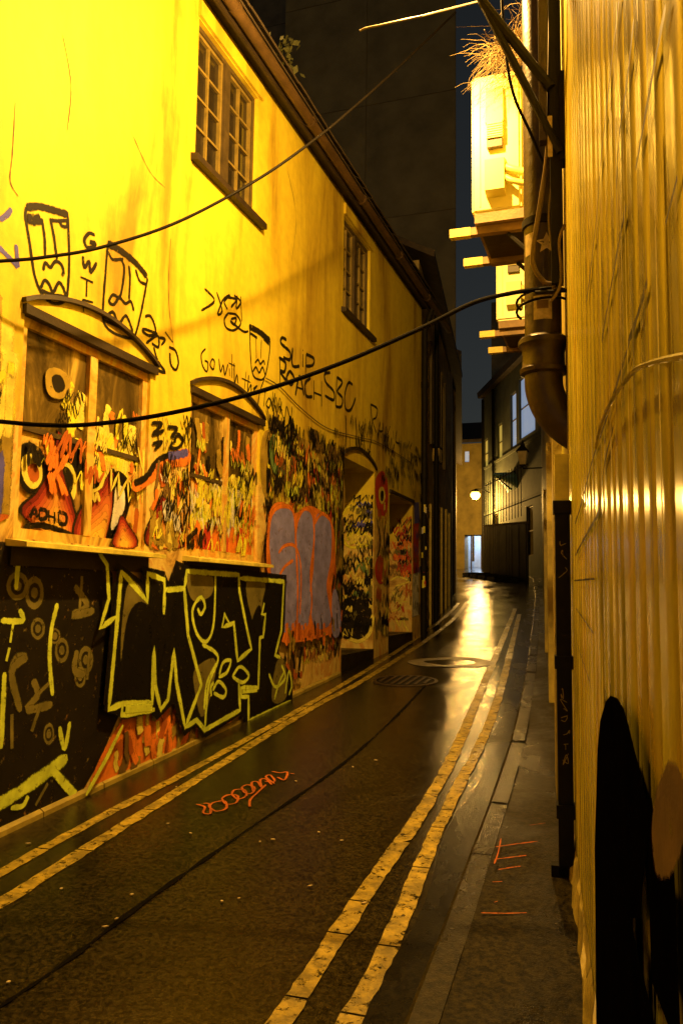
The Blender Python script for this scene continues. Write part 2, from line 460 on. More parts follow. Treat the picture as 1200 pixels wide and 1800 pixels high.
yline([(430, 1860), (490, 1800), (580, 1665), (670, 1530), (745, 1420), (800, 1320), (838, 1230), (868, 1160), (893, 1100), (905, 1070)], .085, 1)
yline([(570, 1870), (612, 1800), (690, 1650), (750, 1500), (802, 1390), (850, 1295), (880, 1210), (900, 1130), (912, 1080)], .08, 2)
yline([(-180, 1700), (0, 1590), (300, 1400), (540, 1250), (640, 1195), (750, 1125), (800, 1085), (820, 1058)], .085, 3)
yline([(-150, 1620), (0, 1537), (150, 1452), (380, 1330), (600, 1205), (720, 1130), (785, 1082), (806, 1060)], .075, 4)
def RS(base=.004):
    q = Spray(onRoad, NG, base); q.fn2 = lambda u, v: Vector((u, v, roadz(u, v))); return q
q = RS(.005); q.stroke([(-40, 1805), (0, 1772), (120, 1690), (250, 1590), (420, 1470), (600, 1345), (700, 1255), (760, 1190)], .018, 'black', jit=.6)
o = q.build('tar_seam', road); o.data.materials[0] = M['seam']
q = RS(.005); q.fill([(720, 1162), (770, 1157), (830, 1157), (866, 1166), (840, 1172), (780, 1172), (735, 1170)], 'black'); o = q.build('pale_patch', road); o.data.materials[0] = M['patch']
# orange sprayed word on the road
q = RS(.006)
def zr(x, y): return (x / 2, 1200 + y / 2)
ww = .015
for P in ([(690, 430), (720, 440), (715, 460), (740, 462), (735, 430), (715, 428)], [(735, 440), (750, 425), (790, 420), (795, 445), (760, 455), (735, 440)],
          [(780, 410), (800, 398), (835, 400), (830, 425), (795, 430), (780, 410)], [(815, 395), (825, 380), (860, 380), (865, 402), (835, 412), (815, 395)],
          [(850, 370), (870, 362), (895, 372), (885, 392), (860, 390), (850, 370)], [(890, 385), (885, 355), (905, 352), (920, 372), (915, 345), (935, 342), (955, 362)],
          [(930, 350), (965, 350), (950, 328), (935, 335), (965, 358)], [(955, 315), (985, 320), (1010, 318), (1000, 345), (975, 335)], [(1020, 322), (1035, 324)], [(935, 362), (905, 390), (880, 415), (878, 440)]):
    q.stroke(P, ww, 'rust', zr)
q.build('sprayed_word', road, label='orange sprayed word on the wet road')
# drain cover in the road
mp = onRoad(712, 1197)
mh = thing('manhole_cover', 'round iron manhole cover set in the wet road', 'manhole', mp)
mm = Matrix.Rotation(math.atan(S), 3, 'X')
def disc(r0, r1, h, seg=32, mb=None):
    mb = mb or MB(); k = len(mb.v)
    for i in range(seg):
        a = 6.2832 * i / seg; dv = Vector((math.cos(a), math.sin(a), 0))
        mb.v += [mp + mm @ (dv * r0 + Vector((0, 0, h))), mp + mm @ (dv * r1 + Vector((0, 0, h))), mp + mm @ (dv * r1 + Vector((0, 0, h - .02)))]
    for i in range(seg):
        j = (i + 1) % seg
        mb.f += [(k + 3 * i, k + 3 * i + 1, k + 3 * j + 1, k + 3 * j), (k + 3 * i + 1, k + 3 * i + 2, k + 3 * j + 2, k + 3 * j + 1)]; mb.m += [0, 0]
    return mb
disc(.33, .37, .008).build('rim', 'iron', mh)
lid = disc(.001, .32, .006).build('lid', 'iron_black', mh)
rb = MB()
for i in range(-3, 4):
    h = math.sqrt(.30 ** 2 - (i * .085) ** 2); rb.obox(mp + Vector((i * .085, 0, .009)), (.018, 0, 0), mm @ Vector((0, h, 0)), (0, 0, .004))
rb.build('ribs', 'iron', mh)

# pavement on the right with kerb stones
PH = .055
pv = MB(); yy = [-4 + .5 * i for i in range(0, 88)]
for a, b_ in zip(yy, yy[1:]):
    xa, xb = (XR(a), XR(b_)) if b_ <= 23 else (kx(a) + 3, kx(b_) + 3)
    pv.quad((kx(a) + .11, a, gz(a) + PH), (xa + .02, a, gz(a) + PH + .01), (xb + .02, b_, gz(b_) + PH + .01), (kx(b_) + .11, b_, gz(b_) + PH))
pave = pv.build('pavement', 'paving', kind='structure')
y = -1.0; rnd = random.Random(5)
while y < 39.0:
    L = rnd.uniform(.7, .95); y1 = min(y + L, 39.6); g_ = .006
    hh = PH + .004 + rnd.uniform(-.004, .006)
    a, b_ = y + g_, y1 - g_
    k = MB(); ka, kb = kx(a), kx(b_); ch_ = .02
    pr = lambda X, Y, Z: Vector((X, Y, gz(Y) + Z))
    A = [(0, -.1), (0, hh - ch_), (ch_, hh), (.115, hh), (.115, -.1)]
    k.add([pr(ka + u, a, v) for u, v in A] + [pr(kb + u, b_, v) for u, v in A],
          [(0, 1, 2, 3, 4), (9, 8, 7, 6, 5)] + [(i, i + 5, (i + 1) % 5 + 5, (i + 1) % 5) for i in range(5)])
    k.build('kerb_stone', 'kerb', pave)
    y = y1
# orange survey marks on the pavement
q = Spray(lambda px, py: onG(px, py, PH + .006), NG, .004)
for P in ([(845, 1606), (885, 1607), (925, 1606)], [(870, 1490), (905, 1485), (945, 1480)], [(868, 1512), (900, 1508), (925, 1505)], [(875, 1530), (900, 1526), (915, 1524)], [(865, 1552), (882, 1551)], [(880, 1475), (875, 1500), (868, 1520)], [(930, 1452), (958, 1448)], [(868, 1588), (874, 1586)]):
    q.stroke(P, .008, 'rust', jit=.5)
q.build('survey_mark', pave, label='orange sprayed survey dashes on pavement')

# ================================================================== HOUSE ON THE LEFT
house = thing('rendered_house', 'long cream rendered house covered in graffiti along left side of lane', 'house', (X0, 5, gz(5)))
Y0h, Y1h, ZT = -5.0, 13.80, 6.66
up = [(5.76, 6.95, 5.21, 6.43), (9.56, 10.71, 5.21, 6.43)]
gw = [(3.85, 5.22, 1.90, 3.23), (5.83, 7.17, 1.90, 3.23)]
dr = [(9.67, 11.02, .2, 3.32), (11.80, 13.21, .2, 3.10)]
ops = up + gw + dr
def wallgrid(mb, ops, y0, y1, z0, z1, P, mi=0):
    cy = sorted({y0, y1, *[o[0] for o in ops], *[o[1] for o in ops]}); cz = sorted({z0, z1, *[o[2] for o in ops], *[o[3] for o in ops]})
    for a, b_ in zip(cy, cy[1:]):
        for c_, d_ in zip(cz, cz[1:]):
            my, mz = (a + b_) / 2, (c_ + d_) / 2
            if any(o[0] < my < o[1] and o[2] < mz < o[3] for o in ops): continue
            mb.quad(P(a, c_, 0), P(b_, c_, 0), P(b_, d_, 0), P(a, d_, 0), mi)
def reveals(mb, o, P, dep, mi=0):
    a, b_, c_, d_ = o
    mb.quad(P(a, c_, 0), P(a, d_, 0), P(a, d_, dep), P(a, c_, dep), mi); mb.quad(P(b_, c_, 0), P(b_, c_, dep), P(b_, d_, dep), P(b_, d_, 0), mi)
    mb.quad(P(a, d_, 0), P(b_, d_, 0), P(b_, d_, dep), P(a, d_, dep), mi); mb.quad(P(a, c_, 0), P(a, c_, dep), P(b_, c_, dep), P(b_, c_, 0), mi)
HP = lambda y, z, dep: Vector((X0 - dep, y, z))
w = MB(); wallgrid(w, ops, Y0h, Y1h, -.6, ZT, HP)
for o in up: reveals(w, o, HP, .14)
for o in gw: reveals(w, o, HP, .10)
for o in dr: reveals(w, o, HP, .75)
w.quad((X0, Y1h, -.6), (X0 - 6, Y1h, -.6), (X0 - 6, Y1h, ZT), (X0, Y1h, ZT)); w.quad((X0, Y0h, -.6), (X0 - 6, Y0h, -.6), (X0 - 6, Y0h, ZT), (X0, Y0h, ZT))
wall = w.build('wall', 'render', house)
# plinth at the foot, following the slope
p = MB()
for y in [i * .6 for i in range(-8, 16)]:
    a, b_ = y + .004, y + .596
    p.hexa([(X0 + .002, a, gz(a) - .2), (X0 + .04, a, gz(a) - .2), (X0 + .04, b_, gz(b_) - .2), (X0 + .002, b_, gz(b_) - .2), (X0 + .002, a, gz(a) + .03), (X0 + .03, a, gz(a) + .012), (X0 + .03, b_, gz(b_) + .012), (X0 + .002, b_, gz(b_) + .03)])
p.build('plinth', 'brickpaint', house)
# eaves, gutter, roof
e = MB(); e.box(X0 - .3, X0 + .25, Y0h, Y1h + .1, ZT + .001, ZT + .03); e.build('soffit', 'wood_dark', house)
e = MB(); e.box(X0 + .13, X0 + .16, Y0h, Y1h + .1, ZT - .10, ZT - .001); e.build('fascia', 'wood_dark', house)
e = MB(); n = 9
ga = [(X0 + .215 + .055 * math.cos(math.pi * (1 + i / (n - 1))), ZT - .02 + .06 * math.sin(math.pi * (1 + i / (n - 1)))) for i in range(n)]
gi = [(X0 + .215 + .048 * math.cos(math.pi * (2 - i / (n - 1))), ZT - .02 + .053 * math.sin(math.pi * (2 - i / (n - 1)))) for i in range(n)]
G = ga + gi
for a, b_ in [(i * 1.83 + Y0h, i * 1.83 + Y0h + 1.826) for i in range(0, 11)]:
    k = len(e.v); e.v += [Vector((u, a, v)) for u, v in G] + [Vector((u, b_, v)) for u, v in G]; m_ = len(G)
    for i in range(m_): e.f.append((k + i, k + (i + 1) % m_, k + m_ + (i + 1) % m_, k + m_ + i)); e.m.append(0)
    e.tube([(X0 + .215, a - .03, ZT - .022), (X0 + .215, a + .03, ZT - .022)], .064, 12)
gut = e.build('gutter', 'gutter', house, smooth=True)
rf = MB(); rf.hexa([(X0 + .26, Y0h, ZT + .032), (X0 + .26, Y1h + .12, ZT + .032), (X0 - 4, Y1h + .12, ZT + 3.0), (X0 - 4, Y0h, ZT + 3.0), (X0 + .26, Y0h, ZT + .06), (X0 + .26, Y1h + .12, ZT + .06), (X0 - 4, Y1h + .12, ZT + 3.06), (X0 - 4, Y0h, ZT + 3.06)])
roof = rf.build('roof', 'tile', house)
tl = MB(); tl.hexa([(-.0, 0, 0), (.26, 0, .02), (.26, .28, .02), (0, .28, 0), (0, 0, .018), (.26, 0, .038), (.26, .28, .038), (0, .28, .018)])
t0 = None
for i in range(40):
    y = 3.0 + i * .285
    if t0 is None:
        t0 = tl.build('tile', 'tile', roof, loc=None); t0.data.transform(Matrix.Translation(ORG[house])); t = t0
    else:
        t = t0.copy(); COL.objects.link(t); t.parent = roof
    t.location = Vector((X0 + .30, y, ZT + .066)) - ORG[house]; t.rotation_euler = (0, math.radians(34) + math.pi, 0)
    t.rotation_euler = (math.radians(random.uniform(-1.5, 1.5)), math.radians(180 + 34), 0); t.location.z += .02
# upper windows: two casements of 2 x 4 panes each
def upper_window(o, lab):
    a, b_, c_, d_ = o; f = MB(); dx = X0 - .10; t = .045
    f.box(dx, dx + .06, a, a + t, c_, d_, 1); f.box(dx, dx + .06, b_ - t, b_, c_, d_, 1)
    f.box(dx, dx + .06, a + t, b_ - t, d_ - t, d_, 1); f.box(dx, dx + .06, a + t, b_ - t, c_, c_ + t, 1)
    mid = (a + b_) / 2; f.box(dx - .005, dx + .075, mid - .05, mid + .05, c_ + t, d_ - t, 1)
    panes = []
    for s0, s1 in ((a + t, mid - .05), (mid + .05, b_ - t)):
        f.box(dx, dx + .045, s0, s0 + .03, c_ + t, d_ - t); f.box(dx, dx + .045, s1 - .03, s1, c_ + t, d_ - t)
        f.box(dx, dx + .045, s0 + .03, s1 - .03, c_ + t, c_ + t + .03); f.box(dx, dx + .045, s0 + .03, s1 - .03, d_ - t - .03, d_ - t)
        y0, y1, z0, z1 = s0 + .03, s1 - .03, c_ + t + .03, d_ - t - .03
        f.box(dx + .004, dx + .04, (y0 + y1) / 2 - .012, (y0 + y1) / 2 + .012, z0, z1)
        for r_ in range(1, 4):
            z = z0 + (z1 - z0) * r_ / 4; f.box(dx + .006, dx + .037, y0, (y0 + y1) / 2 - .0125, z - .011, z + .011); f.box(dx + .006, dx + .037, (y0 + y1) / 2 + .0125, y1, z - .011, z + .011)
        for c2 in range(2):
            for r_ in range(4):
                panes.append((y0 + (y1 - y0) * c2 / 2, y0 + (y1 - y0) * (c2 + 1) / 2, z0 + (z1 - z0) * r_ / 4, z0 + (z1 - z0) * (r_ + 1) / 4))
    win = f.build('window', ['frame_white', 'frame_dark'], house, label=lab)
    for y0, y1, z0, z1 in panes:
        k = random.uniform(-.004, .004); g_ = MB()
        g_.hexa([(dx + .012, y0, z0), (dx + .016, y0, z0), (dx + .016 + k, y1, z0), (dx + .012 + k, y1, z0), (dx + .012, y0, z1), (dx + .016, y0, z1), (dx + .016 + k, y1, z1), (dx + .012 + k, y1, z1)])
        g_.build('pane', 'glass', win)
    s_ = MB(); s_.hexa([(X0 - .02, a - .07, c_ - .07), (X0 + .07, a - .07, c_ - .075), (X0 + .07, b_ + .12, c_ - .075), (X0 - .02, b_ + .12, c_ - .07), (X0 - .02, a - .07, c_ - .002), (X0 + .07, a - .07, c_ - .02), (X0 + .07, b_ + .12, c_ - .02), (X0 - .02, b_ + .12, c_ - .002)])
    s_.build('sill', 'wood_dark', win)
    l_ = MB(); l_.box(X0 + .001, X0 + .03, a - .02, b_ + .06, d_ + .01, d_ + .15); l_.build('lintel', 'render', win)
upper_window(up[0], 'nearer upper window with dark glass and pale glazing bars')
upper_window(up[1], 'farther upper window, dim behind its glazing bars')
# ground-floor windows: painted-over casements under a segmental arch
def ground_window(o, lab, sillmat):
    a, b_, c_, d_ = o; f = MB(); dx = X0 - .085; t = .06; mid = a + (b_ - a) * .52
    f.box(dx, dx + .06, a, a + t, c_, d_); f.box(dx, dx + .06, b_ - t, b_, c_, d_); f.box(dx, dx + .06, a + t, b_ - t, d_ - .07, d_); f.box(dx, dx + .06, a + t, b_ - t, c_, c_ + t)
    f.box(dx, dx + .065, mid - .04, mid + .04, c_ + t, d_ - .07)
    win = f.build('window', 'pglass', house, label=lab)
    for y0, y1 in ((a + t, mid - .04), (mid + .04, b_ - t)):
        zs = [c_ + t, c_ + t + .62, d_ - .07]
        for i, (z0, z1) in enumerate(zip(zs, zs[1:])):
            MB().box(dx + .02, dx + .03, y0, y1, z0, z1 - (.035 if i == 0 else 0)).build('pane', 'pglass' if i == 0 else 'gglass', win)
        MB().box(dx + .012, dx + .05, y0, y1, zs[1] - .034, zs[1] - .001).build('glazing_bar', 'frame_dark', win)
    s_ = MB(); y0, y1 = a - .06, b_ + .06
    s_.hexa([(X0 - .05, y0, c_ - .05), (X0 + .15, y0, c_ - .055), (X0 + .15, y1, c_ - .055), (X0 - .05, y1, c_ - .05), (X0 - .05, y0, c_ - .003), (X0 + .15, y0, c_ - .028), (X0 + .15, y1, c_ - .028), (X0 - .05, y1, c_ - .003)])
    s_.build('sill', sillmat, win)
    MB().box(X0 + .001, X0 + .02, y0 + .03, y1 - .03, c_ - .16, c_ - .052).build('sill_shade', 'wood_dark', win)  # dark strip standing in for the shade under the sill
    am = MB(); P = []
    for i in range(17):
        f_ = i / 16; y = a - .03 + (b_ - a + .1) * f_; z = d_ + .05 + .17 * math.sin(math.pi * f_) ** .8
        P.append((y, z))
    for (y0, z0), (y1, z1) in zip(P, P[1:]):
        am.hexa([(X0 + .001, y0, z0), (X0 + .035, y0, z0), (X0 + .035, y1, z1), (X0 + .001, y1, z1), (X0 + .001, y0, z0 + .030), (X0 + .03, y0, z0 + .030), (X0 + .03, y1, z1 + .030), (X0 + .001, y1, z1 + .030)])
    am.build('arch_moulding', 'wood_dark', win)
    lb = MB(); lb.box(X0 - .03, X0 + .03, a - .02, b_ + .06, d_ - .012, d_ + .045); lb.build('lintel', 'wood_dark', win)
    return win
winA = ground_window(gw[0], 'nearer ground floor window, two painted panes under a shallow arch', 'cream')
winB = ground_window(gw[1], 'second ground floor window, scribbled all over with yellow paint', 'cream')
# doorways
for i, (o, lab) in enumerate(zip(dr, ('nearer deep doorway with tagged reveal', 'farther deep doorway with pale reveal'))):
    a, b_, c_, d_ = o; D = X0 - .70
    f = MB(); f.box(D - .02, D + .05, a, a + .08, c_, d_); f.box(D - .02, D + .05, b_ - .08, b_, c_, d_); f.box(D - .02, D + .05, a + .08, b_ - .08, d_ - .08, d_)
    dw = f.build('doorway', 'frame_dark', house, label=lab)
    leaf = MB(); leaf.box(D, D + .03, a + .082, b_ - .082, c_, d_ - .082); leaf.build('door', 'dark', dw)
    for z0 in (gz(a) + .25, gz(a) + 1.15):
        for y0 in (a + .18, (a + b_) / 2 + .05):
            pass
    st_ = MB(); st_.box(X0 - .7, X0 + .012, a + .002, b_ - .002, gz(a) - .2, gz(b_) + .12); st_.build('step', 'paving', dw)
    am = MB(); P = []
    for k in range(13):
        f_ = k / 12; P.append((a - .02 + (b_ - a + .08) * f_, d_ + .03 + (.15 if i == 0 else .0) * math.sin(math.pi * f_) ** .8))
    for (y0, z0), (y1, z1) in zip(P, P[1:]):
        am.hexa([(X0 + .001, y0, z0), (X0 + .03, y0, z0), (X0 + .03, y1, z1), (X0 + .001, y1, z1), (X0 + .001, y0, z0 + .045), (X0 + .026, y0, z0 + .045), (X0 + .026, y1, z1 + .045), (X0 + .001, y1, z1 + .045)])
    am.build('arch_moulding', 'wood_dark', dw)
# downpipe at the far corner
dp = MB(); dp.tube([(X0 + .19, Y1h - .05, ZT - .08), (X0 + .12, Y1h - .05, ZT - .3), (X0 + .07, Y1h - .05, ZT - .45), (X0 + .07, Y1h - .05, gz(Y1h) - .05)], .05, 12)
dpo = dp.build('downpipe', 'iron_black', house, smooth=True)
for z in (2.0, 3.6, 5.2): MB().tube([(X0 + .07, Y1h - .05, z), (X0 + .07, Y1h - .05, z + .1)], .062, 12).build('collar', 'iron_black', dpo, smooth=True)
stk = MB(); cols = ['yellow', 'white', 'violet', 'red', 'cream']
for i in range(12):
    z = random.uniform(1.6, 3.3); h = random.uniform(.05, .14); a0 = random.uniform(-2.4, -.9); mi = random.randrange(5)
    pts = []
    for k in range(4):
        a1 = a0 + k * .22; pts.append((X0 + .07 + .0523 * math.cos(a1), Y1h - .05 + .0523 * math.sin(a1)))
    for (x_, y_), (x2, y2) in zip(pts, pts[1:]): stk.quad((x_, y_, z), (x2, y2, z), (x2, y2, z + h), (x_, y_, z + h), mi)
stk.build('stickers', cols, dpo)

# ================================================================== GRAFFITI ON THE HOUSE
t1 = .022
q = LS()     # long face, left
for P in ([(140, 195), (135, 240), (155, 370), (185, 560), (230, 660), (290, 700), (345, 680), (360, 600), (365, 450), (358, 230)],
          [(220, 250), (235, 350), (238, 460)], [(265, 250), (285, 350), (300, 470)], [(265, 262), (310, 265), (355, 265), (350, 295), (325, 290), (318, 268)],
          [(228, 525), (240, 485), (265, 510), (290, 480), (320, 490), (335, 530), (328, 555)], [(215, 620), (235, 578), (260, 600), (280, 640), (310, 590), (335, 620), (345, 660)],
          [(215, 630), (280, 655), (350, 665)]): q.stroke(P, t1, 'dark', z2)
q.stroke([(140, 195), (200, 188), (280, 208), (360, 232)], .045, 'dark', z2); q.stroke([(145, 250), (180, 260), (215, 255)], .06, 'dark', z2)
q.build('graffiti_face', house, label='thin drawn long face on the upper wall, leftmost')
q = LS()
for P in ([(500, 340), (470, 330), (445, 365), (460, 405), (495, 400), (500, 380), (475, 378), (510, 390)], [(437, 450), (445, 510), (470, 480), (478, 535), (510, 485)],
          [(425, 560), (490, 590)], [(458, 575), (455, 665)], [(435, 680), (440, 745)], [(435, 680), (490, 695)], [(440, 710), (490, 730)]): q.stroke(P, .026, 'dark', z2)
q.build('graffiti_letters', house, label='letters GWTF written downwards')
q = LS()
for P in ([(575, 370), (565, 430), (555, 560), (545, 690), (545, 790), (590, 850), (690, 885), (715, 860), (745, 740), (768, 620), (778, 565)],
          [(568, 425), (590, 465), (615, 470), (650, 465)], [(715, 520), (735, 580), (770, 600)], [(640, 470), (655, 520), (640, 640), (625, 670)], [(680, 500), (685, 570), (680, 680)],
          [(625, 670), (595, 655), (575, 690), (600, 705), (630, 670), (660, 700), (690, 690), (705, 740)], [(550, 780), (595, 745), (625, 805), (665, 765), (700, 850)], [(550, 790), (620, 820), (700, 855)]): q.stroke(P, t1, 'dark', z2)
q.stroke([(570, 385), (640, 425), (720, 492), (775, 560)], .05, 'dark', z2)
q.build('graffiti_face', house, label='thin drawn tilted face above the arched window')
q = LS()
for P in ([(765, 770), (790, 765), (810, 800), (820, 850), (790, 870), (755, 850), (760, 835), (830, 860)], [(770, 910), (830, 870), (835, 930), (800, 910)], [(840, 880), (870, 890), (850, 920)],
          [(870, 850), (910, 905)], [(890, 930), (925, 950), (940, 1010), (925, 1050), (900, 1020), (895, 960)], [(810, 930), (830, 1000), (870, 1065), (800, 1035)]): q.stroke(P, .022, 'dark', z2)
q.build('graffiti_tag', house, label='looping black tag beside the arched window')
q = LS()
for P in ([(0, 260), (40, 230), (60, 200)], [(-30, 380), (60, 470), (95, 510)], [(85, 390), (90, 450), (95, 510)]): q.stroke(P, .03, 'violet', z2)
q.build('graffiti_tag', house, label='violet strokes at the left edge')
q = LS()
for P in ([(155, 150), (200, 205), (140, 250)], [(210, 165), (235, 250), (215, 265), (240, 200), (270, 180), (245, 210), (260, 245)], [(260, 190), (300, 200), (275, 235)], [(290, 180), (320, 210), (300, 240), (305, 180)],
          [(320, 185), (325, 300)], [(265, 260), (245, 290), (255, 330), (290, 340), (320, 310), (300, 270), (265, 262)], [(275, 290), (300, 285), (290, 315), (275, 300), (330, 345), (355, 345)]): q.stroke(P, .022, 'dark', z5)
q.build('graffiti_tag', house, label='black tag with a circled swirl under the upper window')
q = LS()
for P in ([(362, 330), (365, 450), (375, 540), (400, 565), (430, 555), (450, 460), (455, 390)], [(390, 375), (392, 470)], [(415, 385), (412, 470)], [(385, 490), (400, 475), (410, 495), (425, 480), (430, 500)], [(375, 530), (390, 510), (405, 535), (420, 510), (432, 545)]): q.stroke(P, .02, 'dark', z5)
q.stroke([(358, 325), (400, 345), (455, 388)], .06, 'dark', z5); q.stroke([(365, 355), (395, 375)], .05, 'dark', z5); q.stroke([(425, 380), (450, 405)], .05, 'dark', z5)
q.build('graffiti_face', house, label='small drawn long face between two written phrases')
q = LS()
for P in ([(160, 425), (140, 450), (145, 500), (165, 530), (170, 490), (155, 480)], [(190, 470), (180, 500), (195, 520), (200, 485), (190, 470)], [(220, 470), (228, 530), (240, 500), (248, 545), (262, 495)], [(268, 515), (270, 550)],
          [(280, 450), (280, 560)], [(265, 490), (295, 505)], [(290, 490), (292, 580), (302, 545), (308, 585)], [(345, 530), (337, 610)], [(325, 560), (365, 580)], [(357, 545), (352, 620), (366, 590), (368, 625)], [(378, 608), (395, 595), (380, 618), (402, 625)],
          [(428, 565), (408, 620), (396, 690), (385, 690)], [(395, 615), (435, 625)], [(432, 610), (425, 690)], [(448, 650), (436, 680), (450, 695), (458, 665), (448, 650)], [(462, 665), (468, 710), (478, 685), (486, 720), (496, 690), (510, 710)],
          [(500, 700), (520, 745), (530, 690), (548, 750), (555, 690)], [(520, 750), (515, 790), (540, 770)]): q.stroke(P, .017, 'dark', z5)
q.build('graffiti_phrase', house, label='thin handwriting reading go with the flow')
q = LS()
for P in ([(530, 385), (510, 375), (505, 400), (545, 440), (545, 475), (515, 465)], [(558, 420), (557, 500), (590, 505)], [(605, 450), (605, 510)], [(604, 430), (606, 436)], [(620, 450), (617, 540)], [(620, 450), (655, 470), (650, 500), (620, 505)],
          [(500, 470), (500, 585)], [(495, 465), (525, 490), (520, 530), (500, 530), (535, 580)], [(545, 525), (530, 560), (550, 590), (565, 560), (545, 525)], [(570, 640), (590, 550), (610, 640)], [(575, 600), (608, 612)], [(640, 560), (615, 585), (620, 640), (648, 645)],
          [(655, 570), (655, 660)], [(690, 575), (690, 690)], [(655, 625), (690, 640)], [(730, 535), (705, 540), (710, 580), (745, 620), (745, 660), (705, 640)], [(760, 555), (755, 690)], [(760, 555), (785, 580), (762, 620), (785, 650), (780, 690), (755, 690)], [(832, 590), (812, 582), (796, 640), (800, 700), (824, 704), (846, 650)]): q.stroke(P, .036, 'dark', z5)
q.build('graffiti_phrase', house, label='bolder capitals reading SLIP ROACH SBC')
q = LS()
for P in ([(915, 680), (922, 800), (908, 900)], [(915, 680), (945, 700), (940, 740), (925, 755), (940, 810)], [(960, 760), (955, 800), (972, 800), (970, 765)], [(985, 780), (1000, 830)], [(1005, 780), (985, 835)], [(1018, 800), (1020, 840)], [(1035, 800), (1030, 850), (1050, 860)],
          [(800, 730), (803, 790), (800, 880)], [(845, 740), (850, 800), (847, 870)], [(880, 790), (885, 850), (890, 905)], [(820, 830), (822, 890)], [(860, 820), (866, 890)]): q.stroke(P, .03, 'dark', z5)
q.build('graffiti_tag', house, label='dripping dark letters above the nearer doorway')
q = LS(); q.scribble((11.2, 13.5, 3.25, 3.95), 16, ['dark', 'brown', 'olive'], (.012, .025), (.06, .14))
q.build('graffiti_tangle', house, label='faint dark tags above the farther doorway')
q = LS()
for P in ([(27, 180), (22, 270), (18, 318), (32, 345)], [(110, 60), (125, 150), (118, 230)], [(300, 420), (296, 520), (305, 610)], [(505, 300), (520, 380), (512, 460)], [(230, 230), (262, 300), (290, 330)], [(690, 560), (700, 650)]): q.stroke(P, .006, 'brown', jit=.6)
q.build('render_cracks', house)
# thin wire stapled to the wall
tw = MB(); tw.tube(catmull([onX(*z5(*p), X0 + .02) for p in ((437, 560), (500, 600), (600, 700), (720, 790), (860, 830), (960, 860), (1105, 950))], 8), .006, 6)
tw.build('wall_wire', 'cable_brown', house)
# busy zone: colour patches, then scribbles
q = LS()
q.fill([(462, 770), (500, 762), (560, 790), (600, 830), (600, 905), (540, 885), (470, 880)], 'tan')
q.smear((7.35, 9.6, 2.3, 3.2), 90, ['black', 'dark', 'orange', 'cream', 'yellow', 'tan', 'dark', 'cream', 'yellow'], (.02, .08), (.1, .5))
q.fill([(475, 770), (505, 768), (520, 800), (500, 830), (478, 825)], 'green'); q.fill([(556, 850), (580, 845), (585, 885), (560, 880)], 'olive')
q.scribble((7.35, 9.55, 2.45, 3.25), 55, ['black', 'dark', 'yellow', 'orange', 'cream', 'red', 'green', 'rust', 'yellow'], (.012, .03), (.06, .18))
q.smear((8.7, 9.62, 1.0, 2.5), 60, ['black', 'dark', 'rust', 'olive', 'tan', 'brown'], (.03, .09), (.15, .5))
q.scribble((8.75, 9.6, 1.3, 2.5), 34, ['black', 'dark', 'rust', 'olive', 'tan', 'brown'], (.03, .07), (.08, .2))
for i in range(22):
    y = random.uniform(7.6, 9.5); z = random.uniform(2.5, 3.1); q.stroke([Vector((X0, y, z)), Vector((X0, y + .02, z - .2)), Vector((X0, y, z - random.uniform(.3, .5)))], .02, random.choice(['black', 'dark', 'yellow']))
q.build('graffiti_tangle', house, label='tangle of black, orange and yellow scrawl above lilac throw-up')
# lilac throw-up with orange edges
q = LS(.046)
q.fill([(468, 900), (490, 886), (512, 905), (535, 892), (560, 903), (578, 925), (582, 985), (575, 1040), (585, 1075), (588, 1105), (520, 1125), (480, 1118), (470, 1050), (462, 980)], 'orange')
q.fill([(470, 915), (480, 893), (505, 895), (511, 930), (512, 1000), (516, 1060), (512, 1098), (484, 1106), (480, 1060), (468, 990)], 'lilac')
q.fill([(518, 920), (527, 897), (540, 905), (543, 945), (536, 1010), (540, 1060), (532, 1098), (518, 1095), (517, 1000), (514, 960)], 'lilac')
q.fill([(549, 915), (560, 907), (574, 925), (574, 980), (566, 1030), (574, 1080), (570, 1098), (548, 1100), (540, 1060), (545, 990)], 'lilac')
q.fill([(578, 1050), (584, 1040), (592, 1085), (588, 1115), (578, 1110)], 'lilac')
for P in ([(468, 1000), (464, 950), (470, 905), (488, 890), (508, 900), (513, 960), (516, 1030), (515, 1095)], [(514, 920), (527, 895), (542, 905), (545, 950), (539, 1010), (541, 1060), (536, 1095)], [(546, 920), (560, 903), (577, 925), (577, 985), (569, 1030), (577, 1085)]): q.stroke(P, .045, 'orange')
for P in ([(482, 972), (492, 960), (508, 958), (518, 975), (522, 1010), (520, 1080)], [(484, 1010), (494, 995), (508, 985)], [(545, 950), (543, 1000), (538, 1040)]): q.stroke(P, .035, 'orange')
for i in range(9):
    x = 485 + i * 11; q.stroke([(x, 1095), (x + 1, 1110), (x, 1125 + random.uniform(-6, 14))], .07, 'orange' if i % 3 else 'rust')
q.smear((7.75, 8.35, .75, 1.28), 16, ['dark', 'dark', 'rust', 'tan'], (.03, .07), (.1, .3))
q.smear((8.0, 9.5, 1.15, 1.4), 14, ['dark', 'rust', 'orange', 'tan'], (.02, .05), (.08, .25))
q.build('graffiti_throw_up', house, label='lilac bubble lettering edged in orange')
q = LS(.004); q.scribble((8.0, 9.6, .85, 1.3), 30, ['dark', 'brown', 'cream', 'yellow', 'rust', 'tan'], (.012, .03), (.05, .14)); q.build('graffiti_tangle', house, label='small scrawl low on wall under the lilac lettering')
